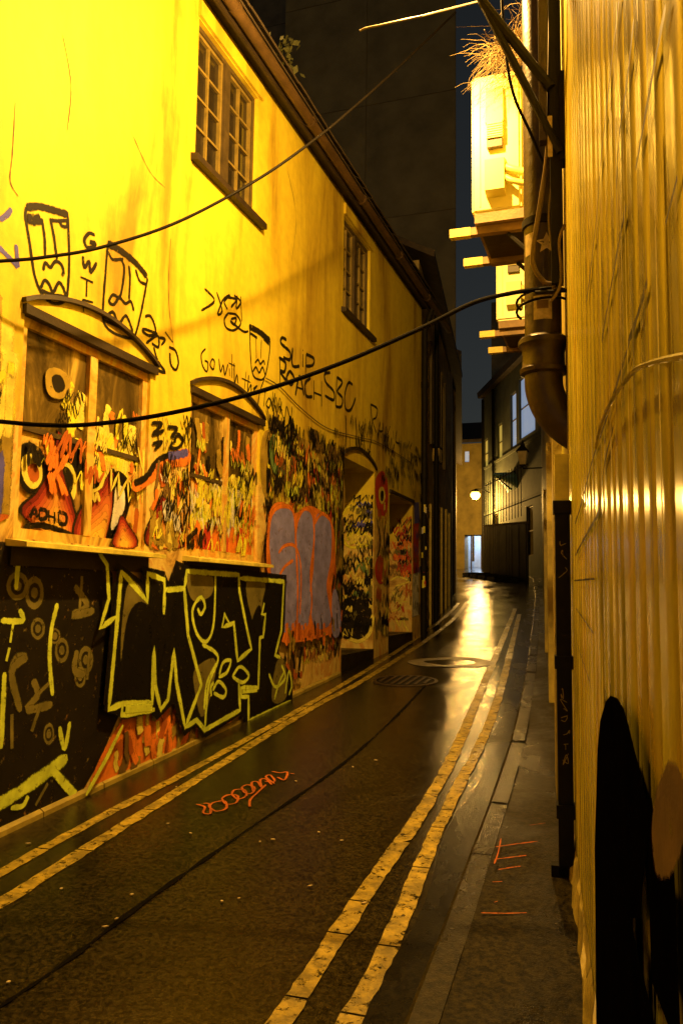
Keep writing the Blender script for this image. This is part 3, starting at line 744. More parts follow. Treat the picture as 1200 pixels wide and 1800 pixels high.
# flames and bubbles between and on the windows
def flame(q, P, z, dark='rust', mid='orange', tip=None, core='tan'):
    c = [sum(p[0] for p in P) / len(P), sum(p[1] for p in P) / len(P)]
    lowest = max(p[1] for p in P)
    sh = lambda k, dy: [(c[0] + (p[0] - c[0]) * k, lowest + (p[1] - lowest) * (k + dy)) for p in P]
    q.fill(sh(1.10, -.05), 'dark', z)
    for i in range(8): q.fill(sh(1 - .105 * i, -.02 * i), 'flame%d' % i, z)
XA = X0 - .05
q = LS(.003, XA)
q.smear((3.95, 5.15, 2.3, 2.95), 30, ['cream', 'yellow', 'cream', 'yellow', 'cream', 'orange'], (.03, .10), (.1, .35)); q.scribble((4.6, 5.15, 2.35, 2.6), 14, ['cream', 'yellow'], (.008, .016), (.03, .08))
q.smear((4.55, 5.15, 2.4, 2.85), 14, ['orange', 'yellow', 'cream'], (.02, .05), (.05, .2))
fA = [(310, 780), (300, 900), (330, 1050), (370, 1180), (385, 1310), (250, 1290), (120, 1200), (190, 1120), (250, 1020), (285, 930)]
q.fill([(95, 900), (130, 850), (190, 870), (235, 950), (220, 1050), (170, 1090), (115, 1050)], 'black', z3); q.fill([(120, 930), (160, 910), (205, 960), (200, 1040), (160, 1060), (125, 1010)], 'cream', z3); q.fill([(150, 970), (180, 965), (190, 1010), (165, 1025)], 'rust', z3)
q.fill([(300, 850), (360, 830), (420, 900), (430, 1000), (380, 960), (310, 940)], 'black', z3)
q.fill([(300, 960), (350, 950), (385, 1010), (380, 1120), (330, 1090), (300, 1020)], 'cream', z3); q.fill([(315, 990), (350, 980), (370, 1030), (360, 1090), (325, 1060)], 'dark', z3)
flame(q, fA, z3)
flame(q, [(585, 1000), (590, 1100), (575, 1220), (540, 1340), (400, 1335), (420, 1210), (480, 1130), (545, 1060)], z3)
q.fill([(430, 1010), (470, 990), (530, 1010), (525, 1060), (460, 1090), (425, 1060)], 'cream', z3); q.fill([(450, 1030), (490, 1020), (510, 1050), (460, 1070)], 'black', z3)
q.fill([(600, 1010), (650, 1020), (680, 1100), (650, 1230), (600, 1330), (560, 1340), (590, 1200)], 'black', z3); q.fill([(610, 1080), (640, 1090), (640, 1180), (600, 1260), (585, 1280), (600, 1170)], 'white', z3)
q.stroke([(120, 1280), (200, 1270), (290, 1290), (385, 1330)], .035, 'dark', z3)
q.fill([(245, 470), (290, 455), (345, 490), (350, 560), (300, 590), (250, 560)], 'tan', z3); q.fill([(275, 500), (310, 495), (325, 540), (290, 555)], 'dark', z3)
q.build('graffiti_flames', house, label='orange flames and goggle shapes sprayed over the nearer window')
q = LS()
flame(q, [(885, 1070), (890, 1160), (930, 1250), (965, 1370), (800, 1372), (778, 1310), (840, 1170)], z3)
q.fill([(705, 1050), (780, 1010), (860, 930), (930, 890), (990, 880), (990, 940), (890, 960), (800, 1030), (720, 1080)], 'orange', z3)
q.stroke([(705, 1050), (770, 1015), (830, 930), (900, 895)], .05, 'dark', z3); q.stroke([(885, 905), (930, 900), (990, 885)], .06, 'violet', z3)
q.stroke([(720, 1180), (715, 1260), (700, 1330)], .05, 'rust', z3); flame(q, [(640, 1235), (670, 1280), (715, 1370), (605, 1370), (622, 1300)], z3)
q.stroke([(890, 1180), (940, 1260), (950, 1350), (990, 1340), (1040, 1290)], .05, 'dark', z3)
q.smear((5.3, 5.8, 1.95, 2.6), 26, ['orange', 'tan', 'cream', 'brown', 'rust'], (.03, .08), (.1, .35)); q.scribble((5.3, 5.8, 1.95, 2.5), 12, ['cream', 'yellow', 'white', 'tan', 'orange'], (.01, .03), (.04, .12))
for P in ([(795, 730), (850, 735), (800, 790), (860, 770)], [(800, 840), (850, 830), (810, 870)], [(880, 750), (930, 760), (900, 800), (945, 790)], [(905, 830), (895, 860), (935, 860), (960, 820), (930, 790), (915, 835)], [(830, 720), (830, 850)]): q.stroke(P, .028, 'dark', z3)
q.build('graffiti_flames', house, label='orange flame and dark tag on the pier between the windows')
q = LS(.003, XA)
q.smear((5.9, 7.1, 2.0, 2.7), 40, ['cream', 'orange', 'yellow', 'brown', 'cream'], (.03, .08), (.1, .3)); q.scribble((5.9, 7.1, 2.0, 2.6), 60, ['yellow', 'cream', 'lime', 'yellow', 'cream', 'orange', 'white'], (.008, .022), (.05, .15))
q.smear((5.9, 7.1, 2.6, 3.1), 26, ['rust', 'orange', 'tan', 'dark', 'cream', 'brown'], (.03, .08), (.1, .3))
for i in range(7):
    y = 6.0 + i * .16; q.fill([Vector((XA, y, 1.97)), Vector((XA, y + .05, 2.18)), Vector((XA, y + .11, 2.1)), Vector((XA, y + .13, 1.97))], 'red' if i % 2 else 'orange')
q.build('graffiti_tangle', house, label='yellow scribbles covering the second ground floor window')
q = LS(.019)
q.scribble((7.2, 9.6, 2.55, 3.45), 70, ['black', 'dark', 'black', 'brown'], (.012, .026), (.07, .2)); q.scribble((11.0, 13.7, 3.2, 4.1), 34, ['black', 'dark', 'olive'], (.010, .022), (.06, .18)); q.scribble((9.6, 11.1, 3.5, 4.0), 10, ['black', 'dark'], (.010, .02), (.06, .14))
q.scribble((5.25, 5.8, 2.1, 3.0), 12, ['black', 'dark'], (.010, .02), (.05, .12)); q.scribble((7.2, 7.5, 1.95, 2.6), 12, ['black', 'rust', 'dark'], (.02, .04), (.06, .15))
q.build('graffiti_tangle', house, label='dense black tags along middle of the wall')
q = LS(.003, X0 - .024)
q.scribble((3.86, 5.2, 2.2, 2.7), 12, ['cream', 'yellow', 'dark', 'orange', 'rust'], (.012, .03), (.05, .14)); q.scribble((5.84, 7.16, 1.95, 2.9), 24, ['cream', 'yellow', 'dark', 'orange', 'yellow'], (.010, .026), (.05, .14))
q.build('graffiti_tangle', house, label='paint scribbled across the window frames')
q = LS(.018)
q.scribble((5.28, 5.78, 2.0, 2.7), 16, ['dark', 'black', 'yellow', 'white'], (.006, .014), (.03, .09)); q.scribble((7.3, 9.55, 2.2, 3.2), 90, ['black', 'dark', 'yellow', 'lime', 'cream', 'orange'], (.006, .016), (.03, .11)); q.scribble((7.2, 9.6, 3.0, 3.6), 16, ['dark', 'black'], (.006, .013), (.04, .10))
q.build('graffiti_tangle', house, label='fine tags layered over the scrawl')
q = LS(.018, XA)
q.scribble((3.95, 5.15, 2.25, 2.9), 20, ['dark', 'yellow', 'cream', 'orange', 'cream'], (.005, .011), (.03, .07)); q.scribble((5.9, 7.1, 1.98, 2.9), 34, ['dark', 'yellow', 'cream', 'lime'], (.005, .012), (.03, .08))
q.build('graffiti_tangle', house, label='fine tags layered over both ground floor windows')
q = LS(.012, X0 - .024)
for P in ([(150, 1230), (175, 1180), (190, 1230)], [(160, 1212), (188, 1212)], [(200, 1185), (200, 1240)], [(200, 1185), (235, 1195), (235, 1230), (200, 1240)], [(250, 1190), (250, 1250)], [(280, 1200), (280, 1262)], [(250, 1222), (280, 1230)], [(300, 1200), (302, 1262)], [(300, 1200), (340, 1215), (338, 1262), (302, 1262)]): q.stroke(P, .026, 'black', z3)
q.build('graffiti_letters', house, label='black letters ADHD on the nearer window')
# left purple-ish patch above the dark mural at the frame edge
q = LS(); q.smear((2.4, 3.78, 2.0, 3.3), 60, ['orange', 'tan', 'brown', 'cream', 'dark', 'violet'], (.06, .16), (.2, .7)); q.scribble((2.6, 3.75, 2.0, 2.9), 26, ['orange', 'black', 'yellow', 'cream', 'tan', 'rust', 'violet'], (.03, .09), (.1, .3)); q.build('graffiti_tangle', house, label='broad orange and black scrawl left of the arched window')
# dark mural with faint rings, then the black lettering with lime outline
q = LS(.004)
q.fill([(-260, 930), (-40, 950), (60, 968), (180, 975), (195, 1010), (190, 1100), (178, 1240), (205, 1260), (170, 1340), (140, 1392), (60, 1438), (-160, 1560), (-260, 1600)], 'dark', smooth=False)
for (cx, cy, rx, ry) in ((60, 1042, 13, 24), (66, 1105, 9, 14), (108, 1143, 9, 17), (96, 1118, 6, 9), (150, 1160, 10, 20), (85, 1290, 6, 14), (140, 1190, 7, 14), (30, 1030, 16, 20)):
    ring = [(cx + rx * math.cos(a * .785), cy + ry * math.sin(a * .785)) for a in range(8)]
    q.fill(ring, 'olive'); q.fill([(cx + (x - cx) * .5, cy + (y - cy) * .5) for x, y in ring], 'dark'); q.fill([(cx + (x - cx) * .2, cy + (y - cy) * .2) for x, y in ring], 'olive')
for P in ([(130, 680), (150, 740), (110, 800), (210, 780)], [(150, 740), (200, 690)], [(160, 790), (125, 890)], [(40, 660), (60, 600), (100, 590), (45, 650), (80, 810)], [(300, 300), (350, 380), (290, 420), (380, 400)], [(330, 260), (320, 400)], [(45, 820), (45, 960)], [(310, 560), (300, 640), (340, 660)], [(360, 560), (350, 680)]):
    q.stroke(P, .05, 'olive', z4)
for P in ([(230, 370), (205, 480), (198, 600), (210, 745)], [(95, 115), (72, 200), (62, 315)], [(0, 440), (88, 440), (75, 395)], [(50, 450), (38, 530)], [(35, 550), (22, 605)], [(15, 650), (8, 800), (0, 960)], [(238, 870), (258, 960), (280, 850)]): q.stroke(P, .035, 'lime', z4)
q.stroke([(-60, 1215), (90, 1125), (270, 995)], .075, 'lime', z4); q.stroke([(210, 1045), (300, 1150)], .10, 'lime', z4); q.stroke([(40, 1200), (90, 1190), (110, 1150)], .03, 'lime', z4); q.stroke([(190, 1100), (140, 1190)], .04, 'olive', z4)
q.build('graffiti_mural', house, label='dark mural with faint rings at the left edge')
q = LS(.012)
q.fill([(480, 870), (560, 810), (720, 880), (830, 900), (900, 850), (990, 850), (1000, 870), (820, 920), (620, 990), (400, 1090), (380, 1060)], 'orange', z4)
q.smear((4.9, 7.5, .36, .98), 120, ['rust', 'tan', 'cream', 'brown', 'orange', 'tan', 'cream'], (.03, .09), (.06, .22))
q.build('graffiti_blaze', house, label='orange and cream sprayed patch under the black lettering')
q = LS(.056)
q.fill([(455, 215), (550, 290), (555, 230), (640, 250), (660, 290), (690, 205), (735, 225), (945, 240), (1140, 262), (1130, 480), (1105, 570), (1165, 680), (1165, 775), (985, 860), (955, 810), (810, 905), (770, 855), (725, 900), (680, 765), (610, 832), (590, 805), (480, 828), (400, 800), (430, 460)], 'black', z4, smooth=False)
q.fill([(500, 290), (565, 370), (560, 560), (480, 640), (470, 500)], 'olive', z4); q.fill([(980, 290), (1050, 290), (1040, 360), (1030, 480), (1000, 420)], 'olive', z4); q.fill([(740, 260), (830, 262), (830, 330), (760, 350)], 'olive', z4); q.fill([(1100, 620), (1130, 610), (1140, 740), (1085, 760)], 'olive', z4); q.fill([(770, 640), (850, 610), (800, 820), (770, 720)], 'olive', z4)
q.fill([(500, 420), (560, 380), (640, 520), (560, 740), (450, 750), (470, 600)], 'black', z4); q.fill([(1010, 420), (1035, 400), (1020, 620), (985, 560)], 'black', z4)
lw = .042
for P, cl in (([(465, 235), (440, 520), (413, 797), (470, 776), (590, 772), (598, 550), (602, 700), (625, 800), (655, 760), (680, 560), (690, 690), (725, 872), (792, 700), (738, 500), (722, 310), (642, 316), (638, 415)], 0), ([(465, 240), (570, 362), (573, 250), (640, 275), (642, 316)], 0),
              ([(722, 310), (733, 240), (945, 255), (948, 320), (978, 470), (997, 555), (940, 602), (925, 450), (877, 466), (887, 415), (905, 448)], 0), ([(950, 268), (1130, 282), (1120, 480), (1094, 580), (1116, 590)], 0),
              ([(1050, 368), (1040, 413), (1055, 415), (1045, 505), (1032, 510), (1025, 712), (955, 712), (955, 748), (985, 748), (985, 848), (1160, 766)], 0), ([(725, 872), (772, 842), (806, 882), (950, 802), (945, 690)], 0), ([(470, 778), (465, 820), (600, 800)], 0)):
    q.stroke(P, lw, 'lime', z4, sharp=True)
for P in ([(850, 250), (842, 450), (812, 525), (772, 490), (755, 400), (788, 345), (806, 380), (790, 415), (776, 390)], [(795, 535), (860, 588), (822, 700), (806, 870)], [(855, 612), (815, 690), (803, 800)], [(865, 660), (880, 610), (912, 602), (895, 650), (862, 668)], [(918, 668), (950, 626), (986, 662), (960, 690), (920, 668)],
          [(838, 722), (862, 686), (892, 720), (880, 750), (842, 732)], [(832, 745), (830, 710), (842, 690)], [(1068, 655), (1095, 708), (1135, 672), (1120, 620)], [(1135, 735), (1150, 645), (1162, 700), (1150, 740)], [(1090, 760), (1110, 690), (1130, 650)]):
    q.stroke(P, .032, 'lime', z4)
q.stroke([(480, 800), (590, 790)], .10, 'lime', z4); q.stroke([(960, 728), (1020, 722)], .06, 'lime', z4)
for P in ([(360, 145), (405, 215), (412, 350), (376, 470), (440, 425)], [(470, 862), (400, 1000), (318, 1145)]): q.stroke(P, .035, 'lime', z4, sharp=True)
q.build('graffiti_lettering', house, label='big black letters outlined in lime green')
# reveals of the doorways and the wall between them
def rv(Y):
    s_ = Spray(lambda px, py: onY(px, py, Y), (0, -1, 0), .003); s_.fn2 = lambda u, v: Vector((u, Y, v)); return s_
q = rv(dr[0][1])
q.fill([(600, 1075), (612, 1048), (630, 1042), (648, 1065), (652, 1090), (645, 1112), (625, 1125), (605, 1115)], 'dark')
q.stroke([(598, 1112), (612, 1122), (632, 1127), (650, 1112), (655, 1080)], .05, 'cream')
q.scribble((X0 - .5, X0 - .03, 1.55, 2.15), 34, ['dark', 'olive', 'cream', 'tan', 'green', 'black'], (.015, .04), (.05, .12))
for P in ([(602, 905), (610, 892), (625, 893), (638, 905), (640, 925)], [(606, 915), (618, 940), (610, 950)], [(618, 920), (612, 945), (628, 930), (626, 950), (614, 955)], [(632, 915), (630, 945)], [(632, 918), (648, 925), (640, 940), (632, 935), (650, 945), (645, 958), (630, 955)], [(602, 945), (612, 960), (630, 962), (650, 958)]): q.stroke(P, .035, 'yellow')
q.scribble((X0 - .5, X0 - .03, 2.55, 2.9), 12, ['violet', 'cream', 'dark'], (.02, .05), (.05, .12))
q.build('graffiti_tag', house, label='yellow loop tag and dark disc on the nearer door reveal')
q = rv(dr[0][1]); q.lift = .012; q.scribble((X0 - .55, X0 - .02, 1.0, 3.0), 60, ['black', 'dark', 'olive', 'dark', 'cream'], (.010, .022), (.04, .11)); q.build('graffiti_tangle', house, label='small dark tags on the nearer door reveal')
q = rv(dr[1][1])
q.scribble((X0 - .4, X0 - .03, 1.9, 2.6), 26, ['orange', 'red', 'tan', 'olive', 'orange'], (.012, .025), (.05, .14))
for P in ([(687, 1020), (700, 1014), (718, 1022), (695, 1030)], [(690, 1040), (705, 1065), (688, 1075)], [(716, 1040), (700, 1068)], [(692, 1055), (716, 1058)], [(695, 1085), (702, 1100), (706, 1084), (712, 1100), (718, 1110)]): q.stroke(P, .03, 'cream')
q.scribble((X0 - .5, X0 - .02, 1.2, 2.9), 50, ['black', 'dark', 'olive', 'rust', 'red'], (.008, .018), (.04, .10))
q.build('graffiti_tag', house, label='orange scrawl on the farther door reveal')
q = LS(.004)
q.fill([(660, 845), (672, 830), (680, 850), (680, 890), (673, 905), (662, 890)], 'red'); q.fill([(666, 862), (672, 858), (676, 872), (671, 884), (666, 876)], 'cream'); q.fill([(669, 866), (673, 866), (672, 878), (669, 877)], 'black')
q.fill([(660, 990), (668, 978), (678, 990), (676, 1015), (668, 1025), (660, 1012)], 'red'); q.stroke([(661, 910), (668, 950), (662, 980)], .05, 'black'); q.stroke([(678, 910), (674, 950), (680, 980)], .05, 'black')
q.scribble((11.05, 11.78, 1.0, 3.0), 34, ['dark', 'black', 'tan', 'olive', 'rust', 'cream'], (.02, .06), (.06, .18))
q.build('graffiti_figure', house, label='red shapes on the dark pier between the doorways')
q = LS(.004)
q.fill([(727, 885), (735, 884), (737, 920), (728, 922)], 'violet', smooth=False); q.fill([(726, 922), (735, 920), (735, 1005), (726, 1008)], 'red', smooth=False); q.fill([(725, 1010), (735, 1006), (734, 1080), (724, 1084)], 'white', smooth=False)
q.scribble((13.25, 13.75, 1.2, 3.0), 20, ['dark', 'olive', 'violet'], (.012, .02), (.05, .12))
q.build('graffiti_stripe', house, label='violet, red and white painted strip at the far corner')
# shrub growing in the gutter
def tuft(name, label, cat, base, n, L, spread, mat_, leaf=None, lean=(0, 0, 1), r=.004):
    t_ = MB(); rnd = random.Random(name + str(n)); lf = MB()
    for i in range(n):
        d_ = (Vector(lean) + Vector((rnd.uniform(-1, 1), rnd.uniform(-1, 1), rnd.uniform(-.6, 1))) * spread).normalized()
        p_ = Vector(base) + Vector((rnd.uniform(-.12, .12), rnd.uniform(-.15, .15), rnd.uniform(-.05, .05))); P = [p_]; l_ = L * rnd.uniform(.4, 1)
        for k in range(5):
            d_ = (d_ + Vector((rnd.uniform(-1, 1), rnd.uniform(-1, 1), rnd.uniform(-1.3, .3))) * .5).normalized(); P.append(P[-1] + d_ * l_ / 5)
            if leaf and k > 0:
                for _ in range(5):
                    a = P[-1] + Vector((rnd.uniform(-1, 1), rnd.uniform(-1, 1), rnd.uniform(-1, 1))) * .08; s1 = Vector((rnd.uniform(-1, 1), rnd.uniform(-1, 1), rnd.uniform(-1, 1))).normalized() * rnd.uniform(.03, .06); s2 = s1.orthogonal() * .4
                    lf.quad(a - s1, a - s2, a + s1, a + s2)
        t_.tube(P, [r * (1 - .14 * k) for k in range(6)], 4, cap=False)
    root = thing(name, label, cat, base)
    t_.build('stems', mat_, root)
    if leaf: lf.build('foliage', leaf, root)
    return root
tuft('leafy_shrub', 'dark leafy weed sprouting from the roof gutter of the cream house', 'plant', (X0 + .1, 6.9, ZT + .05), 9, .5, .5, 'leaf', 'leaf', (0, 0, 1), .006)

# ================================================================== BUILDINGS BEYOND, LEFT SIDE
def facade_basis(x0, y0, x1, y1):
    a = Vector((x0, y0, 0)); d_ = Vector((x1 - x0, y1 - y0, 0)); L = d_.length; d_.normalize(); return a, d_, L
def block(name, label, x0, y0, x1, y1, depth, zt, ops, mat_, cat='building', rdep=.18, eave=None):
    """street face from (x0,y0) to (x1,y1); the body lies `depth` to the side given by its sign (+ = left of the direction)"""
    a, d_, L = facade_basis(x0, y0, x1, y1); nn = Vector((-d_.y, d_.x, 0)) * (1 if depth > 0 else -1)
    root = thing(name, label, cat, (x0, y0, gz(y0))); P = lambda s_, z, dp_: a + d_ * s_ + nn * dp_ + Vector((0, 0, z))
    w_ = MB(); wallgrid(w_, ops, 0, L, -1, zt, P)
    for o in ops: reveals(w_, o, P, rdep)
    D = abs(depth)
    w_.quad(P(0, -1, 0), P(0, -1, D), P(0, zt, D), P(0, zt, 0)); w_.quad(P(L, -1, 0), P(L, -1, D), P(L, zt, D), P(L, zt, 0)); w_.quad(P(0, -1, D), P(L, -1, D), P(L, zt, D), P(0, zt, D))
    w_.build('wall', mat_, root)
    rf_ = MB(); ov = .28
    rf_.hexa([P(-.1, zt + .002, -ov), P(L + .1, zt + .002, -ov), P(L + .1, zt + 1.6, D * .5), P(-.1, zt + 1.6, D * .5), P(-.1, zt + .12, -ov), P(L + .1, zt + .12, -ov), P(L + .1, zt + 1.75, D * .5), P(-.1, zt + 1.75, D * .5)])
    rf_.hexa([P(-.1, zt + .002, D + ov), P(L + .1, zt + .002, D + ov), P(L + .1, zt + 1.6, D * .5 + .01), P(-.1, zt + 1.6, D * .5 + .01), P(-.1, zt + .12, D + ov), P(L + .1, zt + .12, D + ov), P(L + .1, zt + 1.75, D * .5 + .01), P(-.1, zt + 1.75, D * .5 + .01)])
    rf_.build('roof', 'tile', root)
    return root, P, L
ops2 = [(1.0, 1.9, .9, 3.3), (3.6, 4.5, 1.0, 3.5), (5.9, 6.8, 1.1, 3.6), (1.0, 1.9, 4.6, 6.6), (4.4, 5.3, 4.6, 6.6)]
b2, P2, L2 = block('terrace_house', 'dark rendered terrace house just past the cream house', -3.40, 13.95, -4.42, 22.0, 6, 7.6, ops2, 'terrace')
for i, (a, b_, c_, d_) in enumerate(ops2):
    f = MB()
    for s0, s1, z0, z1 in ((a, a + .07, c_, d_), (b_ - .07, b_, c_, d_), (a + .07, b_ - .07, d_ - .07, d_)): f.hexa([P2(s0, z0, .13), P2(s1, z0, .13), P2(s1, z0, .17), P2(s0, z0, .17), P2(s0, z1, .13), P2(s1, z1, .13), P2(s1, z1, .17), P2(s0, z1, .17)])
    o = f.build('doorway' if i < 3 else 'window', 'timber_pale' if i < 3 else 'frame_white', b2)
    g_ = MB(); g_.quad(P2(a + .07, c_, .15), P2(b_ - .07, c_, .15), P2(b_ - .07, d_ - .07, .15), P2(a + .07, d_ - .07, .15)); g_.build('door' if i < 3 else 'pane', 'dark' if i < 3 else 'glass', o)
    s_ = MB()      # pale architraves proud of the wall
    for s0, s1, z0, z1 in ((a - .14, a - .002, c_, d_ + .1), (b_ + .002, b_ + .14, c_, d_ + .1)): s_.hexa([P2(s0, z0, -.05), P2(s1, z0, -.05), P2(s1, z0, .01), P2(s0, z0, .01), P2(s0, z1, -.05), P2(s1, z1, -.05), P2(s1, z1, .01), P2(s0, z1, .01)])
    s_.build('architrave', 'timber_pale' if i < 3 else 'render2', o)
dp = MB(); dp.tube([P2(2.6, .8, -.08), P2(2.6, 7.5, -.08)], .05, 10); dp.build('downpipe', 'iron_black', b2, smooth=True)
b3, P3, L3 = block('terrace_house', 'unlit terrace house where the lane bends left', -4.45, 22.05, -8.0, 41.0, 7, 8.2, [(3, 4.0, 4.8, 6.6), (8, 9.0, 4.8, 6.6)], 'render2')
for a, b_ in ((3, 4.0), (8, 9.0)):
    g_ = MB(); g_.hexa([P3(a, 4.8, .12), P3(b_, 4.8, .12), P3(b_, 4.8, .15), P3(a, 4.8, .15), P3(a, 6.6, .12), P3(b_, 6.6, .12), P3(b_, 6.6, .15), P3(a, 6.6, .15)]); g_.build('window', 'glass', b3)
# concrete tower behind the terrace
def tower(name, label, x0, x1, y, z1, dep, mat_, ph):
    root = thing(name, label, 'building', (x0, y, 0))
    MB().hexa([(x0, y + .03, -1), (x1, y + .03, -1), (x1 - dep * .23, y + dep, -1), (x0, y + dep, -1), (x0, y + .03, z1), (x1, y + .03, z1), (x1 - dep * .23, y + dep, z1), (x0, y + dep, z1)]).build('wall', mat_, root)
    z = 6.0; t_ = None; nx = max(2, round((x1 - x0) / 3)); wd = (x1 - x0) / nx
    while z < z1 - .1:
        for i in range(nx):
            a = x0 + i * wd
            if t_ is None:
                t_ = MB().box(a + .015, a + wd - .015, y, y + .029, z + .015, z + ph - .015).build('panel', mat_, root); z00, a00 = z, a
            else:
                c_ = t_.copy(); COL.objects.link(c_); c_.parent = root; c_.location = (a - a00, 0, z - z00)
        z += ph
    return root
tower('tower_block', 'tall dark concrete block rising behind the cream house roof', -11.4, -5.1, 26, 27, 10, 'concrete', 4.2)
tower('tower_block', 'darker block beside the tall concrete one, left above the gutter', -24, -11.6, 30, 34, 8, 'render2', 4.9)

tower('tower_block', 'narrow dark block rising behind the pale building on right', onY(863, 650, 56).x, onY(863, 650, 56).x + 14, 56, onY(880, 560, 56).z, 8, 'render2', 4.0)

# ================================================================== RIGHT SIDE
RP = lambda y, z, off=0: Vector((XR(y), y, z)) + NR * off
rt = Vector((-.1, 1, 0)).normalized()
bw = thing('boarded_wall', 'glossy dribbled boarded wall close on the right', 'wall', (XR(2), 2, gz(2)))
w = MB(); w.hexa([RP(-3.5, -.5, -.02), RP(4.26, -.5, -.02), RP(4.26, -.5, -.3), RP(-3.5, -.5, -.3), RP(-3.5, 8.5, -.02), RP(4.26, 8.5, -.02), RP(4.26, 8.5, -.3), RP(-3.5, 8.5, -.3)]); w.build('backing', 'dark', bw)
yb = -3.4; rnd = random.Random(11)
while yb < 4.2:
    wd = rnd.choice([.135, .15, .15, .17, .185]); y1 = min(yb + wd, 4.26); gp = .002
    o0 = rnd.uniform(-.0012, .0012); o1 = rnd.uniform(-.0012, .0012); ch_ = .004
    a, b_ = yb + gp, y1 - gp; m_ = MB()
    A = [(a, -.018), (a, o0 - ch_ * .6), (a + ch_, o0), ((a + b_) / 2, (o0 + o1) / 2 + rnd.uniform(.0004, .0014)), (b_ - ch_, o1), (b_, o1 - ch_ * .6), (b_, -.018)]
    n = len(A); zs = [-.4, 1.0, 2.0, 3.0, 4.5, 8.4]
    for z in zs:
        m_.v += [RP(u, z, v + (rnd.uniform(-.0003, .0003) if 0 < i < n - 1 else 0)) for i, (u, v) in enumerate(A)]
    for k in range(len(zs) - 1):
        for i in range(n - 1): m_.f.append((k * n + i, k * n + i + 1, (k + 1) * n + i + 1, (k + 1) * n + i)); m_.m.append(0)
    m_.build('board', 'boards', bw, smooth=True)
    yb = y1
# cracks and runs
def WS(base=.006):
    q_ = Spray(onR, NR, base); q_.fn2 = lambda u, v: RP(u, v); return q_
q = WS()
zc = lambda x, y: (960 + x / 3, y / 3); zd = lambda x, y: (960 + x / 3, 600 + y / 3)
for P in ([(655, 30), (600, 300), (540, 620), (490, 890)], [(480, 100), (440, 450), (400, 720), (385, 1000)], [(400, 0), (350, 400), (300, 850), (270, 1200), (220, 1600)], [(720, 930), (655, 1180)], [(555, 1480), (490, 1700), (450, 1800)], [(440, 1080), (390, 1330), (340, 1600), (305, 1800)]): q.stroke(P, .014, 'black', zc, jit=.3)
for P in ([(460, 0), (380, 250), (320, 440), (250, 640), (195, 850), (160, 960)], [(370, 450), (320, 650), (300, 850), (280, 920), (215, 1030), (160, 1130)], [(155, 1262), (265, 1252)], [(165, 1410), (260, 1540)], [(165, 1580), (240, 1800)]): q.stroke(P, .012, 'black', zd, jit=.3)
for i in range(70):
    y = random.uniform(1.0, 4.0); z = random.uniform(.6, 3.6); q.stroke([RP(y, z), RP(y + random.uniform(-.01, .01), z - .2), RP(y, z - random.uniform(.3, .7))], random.uniform(.004, .012), random.choice(['olive', 'tan', 'cream', 'brown']))
q.build('paint_runs', bw, label='long dark cracks and paint runs')
q = WS(.021)  # flat matt black shape with a brown tip, laid over the boards
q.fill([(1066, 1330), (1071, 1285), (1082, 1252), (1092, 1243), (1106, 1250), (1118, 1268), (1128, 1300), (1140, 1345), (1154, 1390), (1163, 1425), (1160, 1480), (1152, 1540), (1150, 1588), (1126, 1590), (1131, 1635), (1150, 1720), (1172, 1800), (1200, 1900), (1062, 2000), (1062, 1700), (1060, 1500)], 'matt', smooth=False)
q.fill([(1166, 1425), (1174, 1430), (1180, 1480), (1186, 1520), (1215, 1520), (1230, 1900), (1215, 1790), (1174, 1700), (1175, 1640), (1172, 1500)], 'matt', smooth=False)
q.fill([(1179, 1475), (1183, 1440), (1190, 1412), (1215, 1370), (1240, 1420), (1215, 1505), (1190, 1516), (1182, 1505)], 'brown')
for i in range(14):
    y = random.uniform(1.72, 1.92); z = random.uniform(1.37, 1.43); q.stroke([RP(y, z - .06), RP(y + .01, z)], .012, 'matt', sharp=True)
q.build('black_shape', bw, label='flat black shape with an orange tip low on the boards')
# cable clipped across the boards
cb = MB(); cb.tube(catmull([onR(*zd(*p)) + NR * .018 for p in ((300, 560), (330, 440), (400, 300), (470, 215), (530, 150), (600, 120), (720, 90), (900, 60))], 6), .004, 6)
cb.build('cable', 'boards', bw, smooth=True)
# crumbling skirt of mortar at the foot of the boards
sk = MB(); rnd = random.Random(3); n = 26; k0 = 0
for i in range(n):
    y = 2.2 + i * .08
    for (u, v) in ((0, -.1), (.03, -.02), (.025, .05), (.012, .10), (.002, .15)):
        sk.v.append(RP(y, gz(y) + PH + v + rnd.uniform(-.03, .03), u * rnd.uniform(.5, 1.3)))
for i in range(n - 1):
    for j in range(4): sk.f.append((i * 5 + j, i * 5 + j + 1, (i + 1) * 5 + j + 1, (i + 1) * 5 + j)); sk.m.append(0)
sk.build('mortar_skirt', 'brickpaint', bw)

